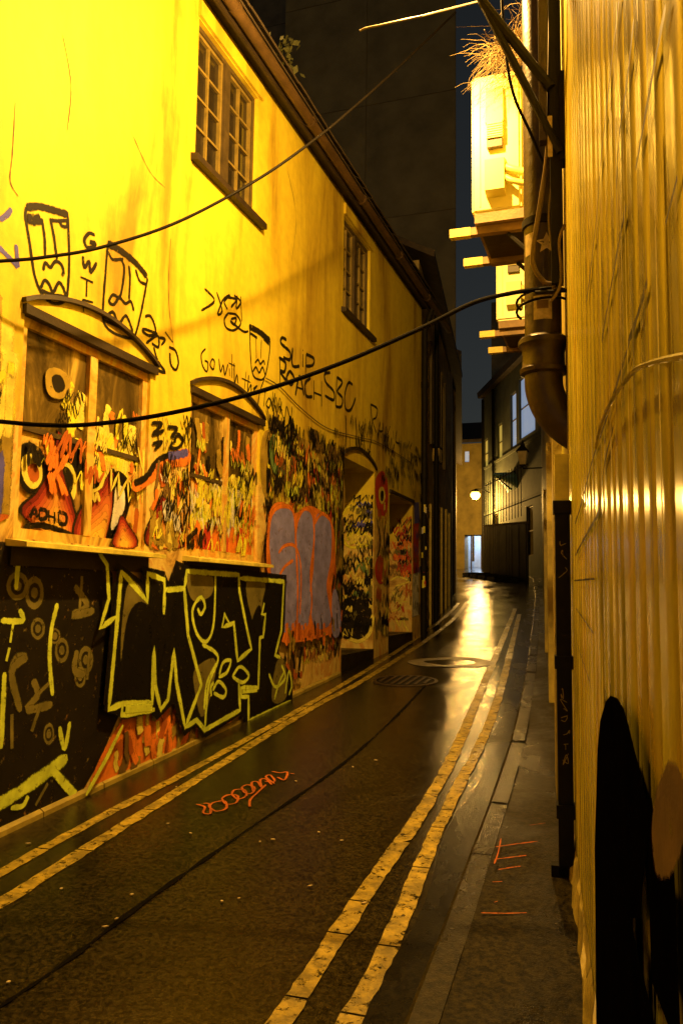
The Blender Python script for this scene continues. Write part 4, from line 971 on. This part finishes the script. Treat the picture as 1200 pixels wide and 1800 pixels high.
# the building that carries the pipes and the cooling units
opsr = [(4.5, 5.6, 1.0, 3.2), (10.5, 11.6, 1.2, 3.6), (3.0, 4.0, 6.3, 7.6), (8, 9, 6.3, 7.6)]
b4, P4, L4 = block('painted_building', 'tagged building beyond the boarded wall carrying pipes and cooling units', XR(4.28), 4.28, XR(23), 23, -6, 9.5, opsr, 'brickpaint', rdep=.2)
for i, (a, b_, c_, d_) in enumerate(opsr):
    f = MB()
    for s0, s1, z0, z1 in ((a, a + .08, c_, d_), (b_ - .08, b_, c_, d_), (a + .08, b_ - .08, d_ - .08, d_)): f.hexa([P4(s0, z0, .12), P4(s1, z0, .12), P4(s1, z0, .18), P4(s0, z0, .18), P4(s0, z1, .12), P4(s1, z1, .12), P4(s1, z1, .18), P4(s0, z1, .18)])
    o = f.build('doorway' if i < 2 else 'window', 'frame_dark', b4)
    g_ = MB(); g_.quad(P4(a + .08, c_, .15), P4(b_ - .08, c_, .15), P4(b_ - .08, d_ - .08, .15), P4(a + .08, d_ - .08, .15)); g_.build('door' if i < 2 else 'pane', 'dark' if i < 2 else 'glass', o)
q = WS(.004); q.scribble((4.6, 8.6, .9, 2.6), 60, ['cream', 'dark', 'yellow', 'tan', 'brown', 'black'], (.02, .06), (.1, .3)); q.scribble((9.0, 14, 1.2, 3.2), 60, ['cream', 'dark', 'yellow', 'tan', 'black'], (.03, .07), (.15, .35))
q.build('graffiti_tangle', b4, label='pale and dark scrawl along the wall')
for s_ in (.9, 3.9, 7.5):       # shallow brick piers
    m_ = MB(); m_.hexa([P4(s_, -.5, -.06), P4(s_ + .34, -.5, -.06), P4(s_ + .34, -.5, .01), P4(s_, -.5, .01), P4(s_, 3.1, -.06), P4(s_ + .34, 3.1, -.06), P4(s_ + .34, 3.1, .01), P4(s_, 3.1, .01)]); m_.build('pier', 'brickpaint', b4)
# soil pipe
YP = 4.42; xp = onY(951, 300, YP).x; zc0 = onY(951, 600, YP).z; zc1 = onY(951, 655, YP).z
sp_ = thing('soil_pipe', 'fat old iron soil pipe with collar and elbow on the right', 'pipe', (xp, YP, zc1 - .4))
m_ = MB(); m_.tube([(xp, YP, 8.3), (xp, YP, zc0)], .097, 20); m_.build('pipe', 'iron', sp_, smooth=True)
m_ = MB(); m_.lathe((xp, YP, zc1), [(.10, -.02), (.122, -.01), (.128, .01), (.112, .03), (.11, .10), (.115, .13), (.132, .145), (.132, .17), (.118, .185), (.098, .19)], 20); m_.build('collar', 'iron', sp_, smooth=True)
ze = zc1 - .01
m_ = MB(); m_.tube(catmull([(xp, YP, ze), (xp + .004, YP, ze - .09), (xp + .04, YP, ze - .19), (xp + .11, YP + .005, ze - .28), (xp + .22, YP + .02, ze - .36)], 6), .10, 18); m_.build('elbow', 'iron', sp_, smooth=True)
for z in (5.6, zc0 + .62): MB().lathe((xp, YP, z), [(.098, 0), (.108, .005), (.108, .045), (.098, .05)], 20).build('strap', 'iron_black', sp_, smooth=True)
def wrap(mb, z, h, a0, a1, mi=0, r=.0985):
    P = [(xp + r * math.cos(a0 + (a1 - a0) * i / 8), YP + r * math.sin(a0 + (a1 - a0) * i / 8)) for i in range(9)]
    for (x_, y_), (x2, y2) in zip(P, P[1:]): mb.quad((x_, y_, z), (x2, y2, z), (x2, y2, z + h), (x_, y_, z + h), mi)
stq = MB(); wrap(stq, onY(940, 572, YP).z, .13, -2.0, -1.0); wrap(stq, onY(940, 560, YP).z + .02, .045, -1.8, -1.2, 1, .0992); stq.build('sticker', ['paper', 'brown'], sp_, label='square paper sticker')
stq = MB(); cx_, cz_ = -1.25, onY(955, 440, YP).z
pts = []
for i in range(10):
    rr = .06 if i % 2 == 0 else .028; a = math.pi / 2 + i * math.pi / 5; pts.append((cx_ + rr * math.cos(a) / .099, cz_ + rr * math.sin(a)))
ctr = (cx_, cz_); V = lambda a, z: Vector((xp + .0993 * math.cos(a), YP + .0993 * math.sin(a), z))
for i in range(10):
    stq.add([V(*ctr), V(*pts[i]), V(*pts[(i + 1) % 10])], [(0, 1, 2)])
wrap(stq, cz_ - .05, .12, -2.6, -1.9); stq.build('sticker', 'paper', sp_, label='star shaped sticker')
# square black pipe down to the pavement
yq = 4.06; pb = onG(997, 1560, PH)
bp = thing('square_downpipe', 'square black downpipe scrawled with pale writing at the end of boards', 'pipe', (XR(yq) - .045, yq, gz(yq) + PH))
cen = lambda z, o=.042: RP(yq, z, o)
hx = NR * .034; hy = rt * .034
ztop = onY(997, 885, yq).z
m_ = MB(); m_.obox((cen((gz(yq) + PH + .01 + ztop) / 2)), hx, hy, Vector((0, 0, (ztop - gz(yq) - PH - .01) / 2))); m_.build('pipe', 'iron_black', bp)
m_ = MB(); zt2 = onY(997, 800, yq).z; m_.obox(cen((ztop + zt2) / 2), hx * .98, hy * .98, Vector((0, 0, (zt2 - ztop) / 2))); m_.build('lit_length', 'cream', bp)  # lit part of the pipe, its light put in as cream colour
for z in (ztop - .02, ztop - .75, gz(yq) + .35): MB().obox(cen(z), hx * 1.25, hy * 1.25, (0, 0, .03)).build('collar', 'iron_black', bp)
m_ = MB(); m_.obox(cen(gz(yq) + PH + .03, .06), hx * 1.2 + NR * .01, hy, (0, 0, .025)); m_.build('shoe', 'iron_black', bp)
q = Spray(lambda px, py: hit(px, py, -rt, RP(yq, 0) - rt * .034), -rt, .002); q.fn2 = lambda u, v: RP(yq, v, .042 + u) - rt * .034
q.scribble((-.02, .02, 1.25, 1.75), 0, ['tan'])
for z_ in (1.86, 1.80, 1.72, 1.15, 1.10, 1.04, .98, .92, .86):
    P = [q.fn2(random.uniform(-.02, .02), z_ + random.uniform(-.03, .03)) for _ in range(5)]; q.stroke(P, .003, 'tan', k=4)
q.build('scrawl', bp)
# trunking and cables gathered beside the pipe
tr = thing('cable_trunking', 'dark upright cable trunking between soil pipe and boards', 'trunking', RP(4.2, 3.2, .04))
for i, (o_, wd, z0, z1) in enumerate(((.045, .03, onY(990, 500, 4.2).z, 8.2), (.11, .018, onY(975, 250, 4.2).z, 8.2))):
    m_ = MB(); m_.obox(RP(4.2, (z0 + z1) / 2, o_), NR * wd, rt * .03, (0, 0, (z1 - z0) / 2)); m_.build('channel', 'iron_black' if i == 0 else 'iron', tr)
m_ = MB(); m_.obox(RP(4.165, onY(982, 245, 4.2).z, .075), NR * .012, rt * .004, (0, 0, .11)); m_.build('tag_plate', 'paper', tr)
def cable(name, label, px, Yf, r, mat_='cable_brown', group=None):
    P = [onY(x, y, Yf if not callable(Yf) else Yf(i / (len(px) - 1))) for i, (x, y) in enumerate(px)]
    m_ = MB(); m_.tube(catmull(P, 10), r, 8)
    return m_.build(name, mat_, loc=P[0], smooth=True, label=label, cat='cable', group=group)
cable('hanging_cable', 'thick brown cable looping down in front of soil pipe', [(968, -60), (966, 120), (962, 260), (950, 350), (936, 440), (938, 470), (955, 495), (972, 500), (974, 512)], 4.22, .013)
cable('hanging_cable', 'thin brown cable hanging inside the thick loop', [(980, -60), (978, 150), (972, 300), (965, 380), (972, 450), (976, 480), (972, 505)], 4.2, .009)
cable('hanging_cable', 'pale cable end tied to the trunking', [(992, 395), (985, 410), (982, 430), (985, 470), (984, 500), (975, 520), (966, 530)], 4.16, .008)
cable('hanging_cable', 'black wire crossing in front of the cooling unit', [(880, -40), (884, 40), (892, 120), (905, 175), (930, 230), (955, 290)], 4.3, .008, 'rubber')
# overhead cables spanning the lane
def span(name, label, px, A, B, r):
    (x0, fA), (x1, fB) = A, B
    p0, p1 = fA(*px[0]), fB(*px[-1]); d_ = (p1 - p0); n_ = Vector((d_.y, -d_.x, 0)).normalized()
    P = [hit(x, y, n_, p0) for x, y in px]
    m_ = MB(); m_.tube(catmull(P, 10), r, 8); rr = m_.build(name, 'rubber', loc=P[0], smooth=True, label=label, cat='cable'); return P
span('overhead_cable', 'upper black cable slung across the lane past the upper window', [(-110, 464), (0, 459), (80, 452), (185, 433), (320, 387), (460, 311), (560, 240), (620, 190), (700, 118), (800, 22)], (0, lambda x, y: onX(x, y, X0 + .02)), (1, lambda x, y: onY(x, y, 7.2)), .010)
span('overhead_cable', 'lower black cable sagging from left wall to the soil pipe', [(-90, 734), (0, 741), (75, 747), (160, 746), (290, 728), (450, 690), (600, 638), (740, 577), (830, 533), (900, 515), (960, 507)], (0, lambda x, y: onX(x, y, X0 + .02)), (1, lambda x, y: onY(x, y, 4.26)), .012)
cl = MB(); cz = onY(960, 512, 4.26).z
for dz in (-.02, .03): cl.tube([(xp + .135 * math.cos(a * .3), YP - .03 + .15 * math.sin(a * .3), cz + dz + .004 * a) for a in range(-12, 1)], .007, 6)
cl.build('pipe_clamp', 'rubber', loc=(xp, YP, cz), smooth=True, label='twisted wire ties round the soil pipe where cable ends', cat='clamp')
m_ = MB(); m_.tube([onY(940, 514, 4.2), onY(1008, 510, 4.2)], .010, 8); m_.build('hook_bar', 'iron_black', loc=onY(1000, 510, 4.2), label='short black bar fixing the cable to the wall end', cat='bar')

# cooling units on timber bearers
def cooling_unit(y0, xa, z0, H, label):
    D, Wd = .36, .86
    root = thing('cooling_unit', label, 'air conditioner', (xa, y0, z0), 'cooling units on the right-hand wall')
    x1 = xa + D
    b_ = bmesh.new(); bmesh.ops.create_cube(b_, size=1); bmesh.ops.scale(b_, vec=(D, Wd, H), verts=b_.verts); bmesh.ops.translate(b_, vec=(xa + D / 2, y0 + Wd / 2, z0 + H / 2), verts=b_.verts)
    bmesh.ops.bevel(b_, geom=b_.edges[:], offset=.018, segments=3, affect='EDGES'); mb = MB(); mb.add([v.co.copy() for v in b_.verts], [tuple(v.index for v in f.verts) for f in b_.faces]); b_.free()
    case = mb.build('case', 'ac', root, smooth=True)
    MB().box(xa + .06, xa + .068, y0 - .004, y0 + .002, z0 + .04, z0 + H - .05).build('seam', 'ac_cover', case)
    # service cover with grip, terminal box and pipe cover on the end
    c_ = MB(); c_.hexa([(xa + .11, y0 - .05, z0 + H * .62), (xa + .24, y0 - .05, z0 + H * .62), (xa + .24, y0 + .001, z0 + H * .62), (xa + .11, y0 + .001, z0 + H * .62), (xa + .115, y0 - .035, z0 + H * .88), (xa + .235, y0 - .035, z0 + H * .88), (xa + .235, y0 + .001, z0 + H * .88), (xa + .115, y0 + .001, z0 + H * .88)]); c_.build('service_cover', 'ac_cover', root)
    c_ = MB(); c_.box(xa + .12, xa + .235, y0 - .06, y0 + .001, z0 + H * .50, z0 + H * .615)
    for i in range(6): c_.box(xa + .125, xa + .23, y0 - .066, y0 - .0605, z0 + H * (.51 + .017 * i), z0 + H * (.518 + .017 * i))
    c_.build('louvre', 'ac_cover', root)
    MB().box(xa + .12, xa + .23, y0 - .046, y0 + .001, z0 + H * .44, z0 + H * .497).build('grip', 'frame_dark', root)
    c_ = MB(); c_.hexa([(xa + .11, y0 - .09, z0 + .12), (xa + .25, y0 - .09, z0 + .12), (xa + .25, y0 + .001, z0 + .10), (xa + .11, y0 + .001, z0 + .10), (xa + .11, y0 - .09, z0 + H * .33), (xa + .25, y0 - .09, z0 + H * .33), (xa + .25, y0 + .001, z0 + H * .36), (xa + .11, y0 + .001, z0 + H * .36)]); c_.build('valve_cover', 'ac_cover', root)
    c_ = MB(); c_.tube(catmull([(xa + .25, y0 - .04, z0 + .3), (xa + .31, y0 - .06, z0 + .26), (xa + .42, y0 - .05, z0 + .22), (xa + .55, y0 - .02, z0 + .2)], 6), .028, 10); c_.tube(catmull([(xa + .25, y0 - .05, z0 + .22), (xa + .31, y0 - .07, z0 + .17), (xa + .42, y0 - .05, z0 + .14), (xa + .55, y0 - .02, z0 + .13)], 6), .022, 10); c_.build('refrigerant_pipe', 'ac_cover', root, smooth=True)
    c_ = MB(); c_.box(xa - .002, xa + .001, y0 + .16, y0 + .80, z0 + .12, z0 + H - .12)
    for k in range(2):
        cz_ = z0 + H * (.28 + .44 * k)
        for rr in (.06, .12, .18, .22):
            c_.tube([(xa - .012, y0 + .48 + rr * math.cos(a * .3927), cz_ + rr * math.sin(a * .3927)) for a in range(17)], .005, 5, cap=False)
    c_.build('fan_guard', 'ac_cover', root)
    wx = XR(y0 + .3)
    MB().box(xa + .02, x1 + .02, y0 + .01, y0 + Wd - .01, z0 - .075, z0 - .002).build('tray', 'timber', root)
    for yb_ in (y0 + .06, y0 + .62):
        br = MB(); br.box(xa - .02, wx + .02, yb_, yb_ + .055, z0 - .135, z0 - .078); be = br.build('bearer', 'timber', root)
        MB().box(xa - .175, xa - .021, yb_ - .003, yb_ + .058, z0 - .137, z0 - .074).build('bearer_end', 'timber_pale', root)
    MB().box(xa + .05, x1 + .08, y0 + .12, y0 + .615, z0 - .10, z0 - .08).build('board', 'wood_dark', root)
    for yb_ in (y0 + .1, y0 + .66):
        br = MB(); br.tube([(wx + .01, yb_, z0 - .5), (xa + .25, yb_, z0 - .14)], .016, 6); br.build('strut', 'iron_black', root)
cooling_unit(5.80, -1.02, 4.40, 1.06, 'nearer white cooling unit on timber bearers behind the soil pipe')
cooling_unit(8.00, -1.165, 4.32, 1.06, 'farther white cooling unit, half hidden beneath the nearer one')

# dry growth at the top of the wall
tuft('dry_weed', 'tangled dry straw-coloured weed high on the right wall', 'plant', (-.72, 5.6, 5.42), 190, .36, .8, 'twig', None, (-.6, 0, .1), .0022)
tuft('dry_weed', 'dead bushy weed beside the soil pipe top', 'plant', (-.48, 5.1, 5.15), 170, .45, .9, 'twig', None, (.1, -.2, .5), .0022)

# street lamp just above the picture, on a strutted bracket
LPX = Vector((-1.3, 4.72, 5.75))
sl = thing('street_lamp', 'strutted wall bracket carrying a street lamp over the lane', 'street lamp', RP(4.5, 4.6))
elb = onY(842, -6, 4.18)
for a, b_, r_ in ((onY(984, 268, 4.16), elb, .021), (onY(968, 155, 4.16), onY(848, 4, 4.18), .026)): MB().tube([a, b_], r_, 8).build('strut', 'iron_black', sl, smooth=True)
MB().obox((onY(988, 210, 4.2)), (.012, 0, 0), (0, .05, 0), (0, 0, .24)).build('wall_plate', 'iron_black', sl)
MB().tube(catmull([elb, elb + Vector((-.08, .02, .22)), elb + Vector((-.3, .06, .34)), LPX + Vector((0, 0, .21))], 6), .024, 8).build('arm', 'iron_black', sl, smooth=True)
hd = MB(); hd.lathe(LPX, [(.27, -.05), (.275, -.045), (.26, .03), (.19, .10), (.08, .15), (.04, .17)], 24); 
m_ = MB(); n = 28
prof = [(.17, .14), (.165, .16), (.12, .19), (.06, .21), (.001, .22)]; prof2 = [(.16, .14), (.155, .155), (.11, .18), (.05, .20), (.001, .205)]
for pr_ in (prof, prof2):
    k = len(m_.v)
    for rr, z in pr_:
        for i in range(n): m_.v.append(LPX + Vector((rr * math.cos(6.28319 * i / n), rr * math.sin(6.28319 * i / n), z)))
    for j in range(len(pr_) - 1):
        for i in range(n): m_.f.append((k + j * n + i, k + j * n + (i + 1) % n, k + (j + 1) * n + (i + 1) % n, k + (j + 1) * n + i)); m_.m.append(0)
m_.build('shade', 'iron_black', sl, smooth=True)
bl = MB(); bl.lathe(LPX + Vector((0, 0, 0)), [(.02, .09), (.05, .06), (.055, .02), (.04, -.02), (.01, -.035)], 12); bulb = bl.build('bulb', 'lamp_near', sl, smooth=True)
MB().tube([onY(632, 54, 4.75), onY(640, 50, 4.75), onY(742, 28, 4.7), onY(842, 2, 4.2)], .006, 6).build('stay_rod', 'steel', sl)
ld = bpy.data.lights.new('street_lamp_light', 'POINT'); ld.energy = LAMP_NEAR; ld.color = SODIUM; ld.shadow_soft_size = .05
lo = bpy.data.objects.new('street_lamp_light', ld); COL.objects.link(lo); lo.parent = sl; lo.location = LPX + Vector((0, 0, -.045)) - ORG[sl]

# ================================================================== FAR END
A_ = Vector((-7.2, 44.5, 0)); DF = Vector((.39, -.92, 0)).normalized(); NF = Vector((-.92, -.39, 0)).normalized()
def onF(px, py, off=0): return hit(px, py, NF, A_ + NF * off)
sF = lambda px, py: (onF(px, py) - A_).dot(DF)
PF = lambda s_, z, dp_: A_ + DF * s_ - NF * dp_ + Vector((0, 0, z))
fb = thing('pale_building', 'pale three storey building with lit windows past the bend', 'building', (A_.x, A_.y, gz(A_.y)))
wins = []
for (xa, xb, yt, yb_) in ((912, 940, 655, 765), (897, 907, 690, 785), (874, 882, 745, 808), (850, 857, 772, 822)):
    s0, s1 = sorted((sF(xa, yb_), sF(xb, yb_))); xm = (xa + xb) / 2; z1 = onF(xm, yt).z; z0 = onF(xm, yb_).z; wins.append((s0, s1, z0, z1))
low = [(sF(930, 900) - .5, sF(930, 900) + .5, 3.4, 5.6), (sF(872, 900) - .4, sF(872, 900) + .4, 3.6, 5.8)]
w = MB(); wallgrid(w, wins + low, -.05, 14, 0, 12.4, PF)
for o in wins + low: reveals(w, o, PF, .15)
w.build('wall', 'render3', fb)
w = MB(); w.hexa([PF(-.05, 12.41, -.3), PF(14, 12.41, -.3), PF(14, 12.41, .3), PF(-.05, 12.41, .3), PF(-.05, 12.7, -.35), PF(14, 12.7, -.35), PF(14, 14.2, 4), PF(-.05, 14.2, 4)]); w.build('roof', 'tile', fb)
for z in (5.9, 8.4): 
    w = MB(); w.hexa([PF(-.05, z, -.06), PF(14, z, -.06), PF(14, z, .01), PF(-.05, z, .01), PF(-.05, z + .12, -.08), PF(14, z + .12, -.08), PF(14, z + .12, .01), PF(-.05, z + .12, .01)]); w.build('string_course', 'render3', fb)
for i, (a, b_, c_, d_) in enumerate(wins + low):
    f = MB(); mid = (c_ + d_) / 2
    for s0, s1, z0, z1 in ((a, a + .06, c_, d_), (b_ - .06, b_, c_, d_), (a + .06, b_ - .06, d_ - .06, d_), (a + .06, b_ - .06, c_, c_ + .06), (a + .06, b_ - .06, mid - .03, mid + .03)):
        f.hexa([PF(s0, z0, .06), PF(s1, z0, .06), PF(s1, z0, .12), PF(s0, z0, .12), PF(s0, z1, .06), PF(s1, z1, .06), PF(s1, z1, .12), PF(s0, z1, .12)])
    o = f.build('window', 'frame_white', fb)
    mt = ('lit_cool', 'lit_cool', 'lit_warm', 'lit_warm', 'glass', 'glass')[i]
    for z0, z1 in ((c_ + .06, mid - .03), (mid + .03, d_ - .06)):
        g_ = MB(); g_.quad(PF(a + .06, z0, .09), PF(b_ - .06, z0, .09), PF(b_ - .06, z1, .09), PF(a + .06, z1, .09)); g_.build('pane', mt, o)
hs = sF(900, 850); hz = onF(900, 858).z      # added teal shell, coloured as lantern light on the wall
m_ = MB(); R_ = .95
for j in range(7):
    el = math.pi / 2 * j / 6
    for i in range(11):
        a = math.pi * i / 10; m_.v.append(PF(hs + R_ * math.cos(a) * math.cos(el * .9), hz - .1 + R_ * .9 * math.sin(a) * math.cos(el * .35) , -R_ * math.sin(el) * math.sin(a)))
for j in range(6):
    for i in range(10): m_.f.append((j * 11 + i, j * 11 + i + 1, (j + 1) * 11 + i + 1, (j + 1) * 11 + i)); m_.m.append(0)
m_.build('lantern_glow', 'teal', fb, smooth=True)
for s_ in (.25, sF(870, 900)): 
    MB().tube([PF(s_, 2.8, -.1), PF(s_, 12.3, -.1)], .07, 8).build('downpipe', 'iron_black', fb, smooth=True)
# black hoarding in front of it
hb = thing('black_hoarding', 'tall black board fence at the outside of the bend', 'fence', PF(3, gz(41), -1.6))
s0 = (hit(851, 1000, NF, A_ + NF * 1.5) - A_).dot(DF); s1 = 13.0; n = 34
for i in range(n):
    a = s0 + (s1 - s0) * i / n; b_ = s0 + (s1 - s0) * (i + 1) / n - .015; ya = PF(a, 0, -1.5).y; zt_ = gz(ya) + 2.25; zb = gz(ya) - .1; k = random.uniform(-.01, .01)
    MB().hexa([PF(a, zb, -1.5 + k), PF(b_, zb, -1.5 + k), PF(b_, zb, -1.47 + k), PF(a, zb, -1.47 + k), PF(a, zt_, -1.5 + k), PF(b_, zt_, -1.5 + k), PF(b_, zt_, -1.47 + k), PF(a, zt_, -1.47 + k)]).build('board', 'hoard', hb)
ya, yb_ = PF(s0, 0, -1.5).y, PF(s1, 0, -1.5).y
MB().hexa([PF(s0, gz(ya) + 2.26, -1.54), PF(s1, gz(yb_) + 2.26, -1.54), PF(s1, gz(yb_) + 2.26, -1.44), PF(s0, gz(ya) + 2.26, -1.44), PF(s0, gz(ya) + 2.34, -1.54), PF(s1, gz(yb_) + 2.34, -1.54), PF(s1, gz(yb_) + 2.34, -1.44), PF(s0, gz(ya) + 2.34, -1.44)]).build('top_rail', 'timber', hb)
# steps of pale stone along its foot
ks = thing('stone_steps', 'low pale stone steps at the foot of the black fence', 'steps', PF(4, gz(40), -2.2))
for i in range(4):
    a = s0 + .3 + i * 1.5; y_ = PF(a, 0, -2.2).y; zz = gz(y_)
    MB().hexa([PF(a, zz - .1, -2.6), PF(a + 1.2, zz - .1, -2.6), PF(a + 1.2, zz - .1, -1.62), PF(a, zz - .1, -1.62), PF(a, zz + .13, -2.6), PF(a + 1.2, zz + .13, -2.6), PF(a + 1.2, zz + .13, -1.62), PF(a, zz + .13, -1.62)]).build('step', 'kerb', ks)
# railing on the right
rl = thing('iron_railing', 'thin black iron railing beyond the square downpipe', 'railing', PF(7, gz(38), -1.3))
zb = gz(38) + 2.4
MB().tube([PF(5.2, zb + 1.9, -1.2), PF(12, zb + 1.9, -1.2)], .03, 6).build('rail', 'iron_black', rl)
for i in range(14):
    s_ = 5.3 + i * .45; MB().tube([PF(s_, zb - .1, -1.2), PF(s_, zb + 2.05, -1.2)], .018, 6).build('bar', 'iron_black', rl)
# end of the lane: wall with a lit passage
eb = thing('end_building', 'amber-lit building closing the lane with a bright passage below', 'building', (-9, 48, gz(48)))
pz = gz(48); px0, px1 = onY(816, 980, 48).x, onY(851, 980, 48).x; ptop = onY(830, 940, 48).z
EP = lambda x, z, d_: Vector((x, 48 + d_, z))
ow = [(onY(816, 810, 48).x, onY(824, 810, 48).x, onY(820, 812, 48).z, onY(820, 793, 48).z)]
w = MB(); wallgrid(w, [(px0, px1, pz - .05, ptop)] + ow, -16, -5.5, 1, 10.6, EP); reveals(w, (px0, px1, pz - .05, ptop), EP, 1.2); reveals(w, ow[0], EP, .2); w.build('wall', 'endwall', eb)
w = MB(); w.hexa([(-16, 47.7, 10.61), (-5.5, 47.7, 10.61), (-5.5, 52, 12.5), (-16, 52, 12.5), (-16, 47.7, 10.8), (-5.5, 47.7, 10.8), (-5.5, 52, 12.7), (-16, 52, 12.7)]); w.build('roof', 'tile', eb)
MB().quad(EP(ow[0][0], ow[0][2], .15), EP(ow[0][1], ow[0][2], .15), EP(ow[0][1], ow[0][3], .15), EP(ow[0][0], ow[0][3], .15)).build('window', 'lit_cool', eb)
MB().quad((px0 - 2, 52, pz - .5), (px1 + 2, 52, pz - .5), (px1 + 2, 52, pz + 5), (px0 - 2, 52, pz + 5)).build('passage_wall', 'bluewall', eb)
w = MB(); w.box(px0 + .42, px0 + .54, 48.1, 48.2, ptop - 1.55, ptop - .01); w.box(px0 + .30, px0 + .36, 48.3, 48.4, pz, ptop); w.box(px1 - .25, px1 - .17, 48.2, 48.3, pz, ptop); w.build('passage_posts', 'frame_dark', eb)
pl_ = bpy.data.lights.new('passage_light', 'POINT'); pl_.energy = 260; pl_.color = (.62, .78, 1); pl_.shadow_soft_size = .15
po = bpy.data.objects.new('passage_light', pl_); COL.objects.link(po); po.parent = eb; po.location = Vector(((px0 + px1) / 2, 50.6, pz + 2.3)) - ORG[eb]
# lit far lamp on the pale building
fl = onY(835, 870, 42.0); wall_p = onF(860, 866)
sl2 = thing('street_lamp', 'glowing amber street lamp on a bracket at far end', 'street lamp', wall_p)
MB().tube(catmull([wall_p, wall_p.lerp(fl, .5) + Vector((0, 0, .22)), fl + Vector((0, 0, .30))], 6), .03, 8).build('arm', 'iron_black', sl2, smooth=True)
MB().lathe(fl, [(.28, .16), (.26, .2), (.1, .28), (.03, .31)], 14).build('shade', 'iron_black', sl2, smooth=True)
MB().lathe(fl, [(.05, .155), (.19, .13), (.26, .02), (.22, -.11), (.12, -.2), (.01, -.22)], 14).build('globe', 'lamp_far', sl2, smooth=True)
ld2 = bpy.data.lights.new('far_lamp_light', 'POINT'); ld2.energy = LAMP_FAR; ld2.color = SODIUM; ld2.shadow_soft_size = .2
lo2 = bpy.data.objects.new('far_lamp_light', ld2); COL.objects.link(lo2); lo2.parent = sl2; lo2.location = fl + Vector((0, -.0, -.4)) - ORG[sl2]
# old lanterns, unlit
def lantern(c, wall_pt, label, s_=1.0):
    root = thing('wall_lantern', label, 'lantern', wall_pt, 'old lanterns on the walls')
    c = Vector(c)
    def frus(r0, z0, r1, z1, mb): mb.tube([c + Vector((0, 0, z0 * s_)), c + Vector((0, 0, z1 * s_))], [r0 * s_, r1 * s_], 4)
    m_ = MB(); frus(.09, -.22, .15, .08, m_); m_.build('glass', 'lantern_glass', root)
    m_ = MB(); frus(.20, .081, .06, .22, m_); frus(.07, .22, .06, .27, m_); m_.tube([c + Vector((0, 0, .27 * s_)), c + Vector((0, 0, .36 * s_))], [.035 * s_, .005], 6); m_.build('cap', 'iron_black', root)
    m_ = MB(); frus(.10, -.26, .095, -.221, m_)
    for k in range(4):
        a = math.pi / 4 * (1 + 2 * k) + math.pi / 4; 
    m_.build('base', 'iron_black', root)
    MB().tube([c + Vector((0, 0, -.27 * s_)), c + Vector((0, 0, -.31 * s_)), Vector((wall_pt[0], wall_pt[1], c.z - .31 * s_))], .018 * s_, 6).build('bracket', 'iron_black', root)
lc = onY(918, 800, 20.0); lantern(lc, (XR(20) + .02, 20, lc.z), 'old lantern with amber panes on a bracket from right wall', 1.05)
lc = onY(766, 795, 16.6); lantern(lc, (-3.72, 16.6, lc.z), 'small dark lantern on the left terrace wall', .85)

# ================================================================== LITTER
rnd = random.Random(21)
spots = [(185, 1632), (108, 1565), (335, 1467), (420, 1582), (390, 1587), (295, 1450), (480, 1478), (457, 1482), (560, 1465), (15, 1730), (50, 1485), (310, 1385), (232, 1575), (545, 1560), (660, 1338), (520, 1375), (600, 1480), (640, 1590), (205, 1618), (830, 1395), (780, 1700), (808, 1790), (755, 1720), (620, 1350)]
for i, (x, y) in enumerate(spots):
    p_ = onRoad(x, y); a = rnd.uniform(0, 3.1); s1 = Vector((math.cos(a), math.sin(a), 0)) * rnd.uniform(.008, .017); s2 = Vector((-math.sin(a), math.cos(a), 0)) * rnd.uniform(.005, .009)
    m_ = MB(); zz = Vector((0, 0, .006 + (.06 if x > 760 else 0)))
    m_.prism([p_ - s1 + zz, p_ - s1 * .2 - s2 + zz, p_ + s1 + zz, p_ + s1 * .3 + s2 + zz], (0, 0, .004))
    m_.build('litter_scrap', 'litter', loc=p_, label=('tiny pale scrap in the wet gutter near the right kerb' if x > 700 else 'tiny pale scrap right of the tar seam in lane' if (x - 600) * .72 + (y - 1345) > 0 else 'tiny pale scrap between left yellow lines and the tar seam'), cat='litter', group='scraps of litter on the lane')
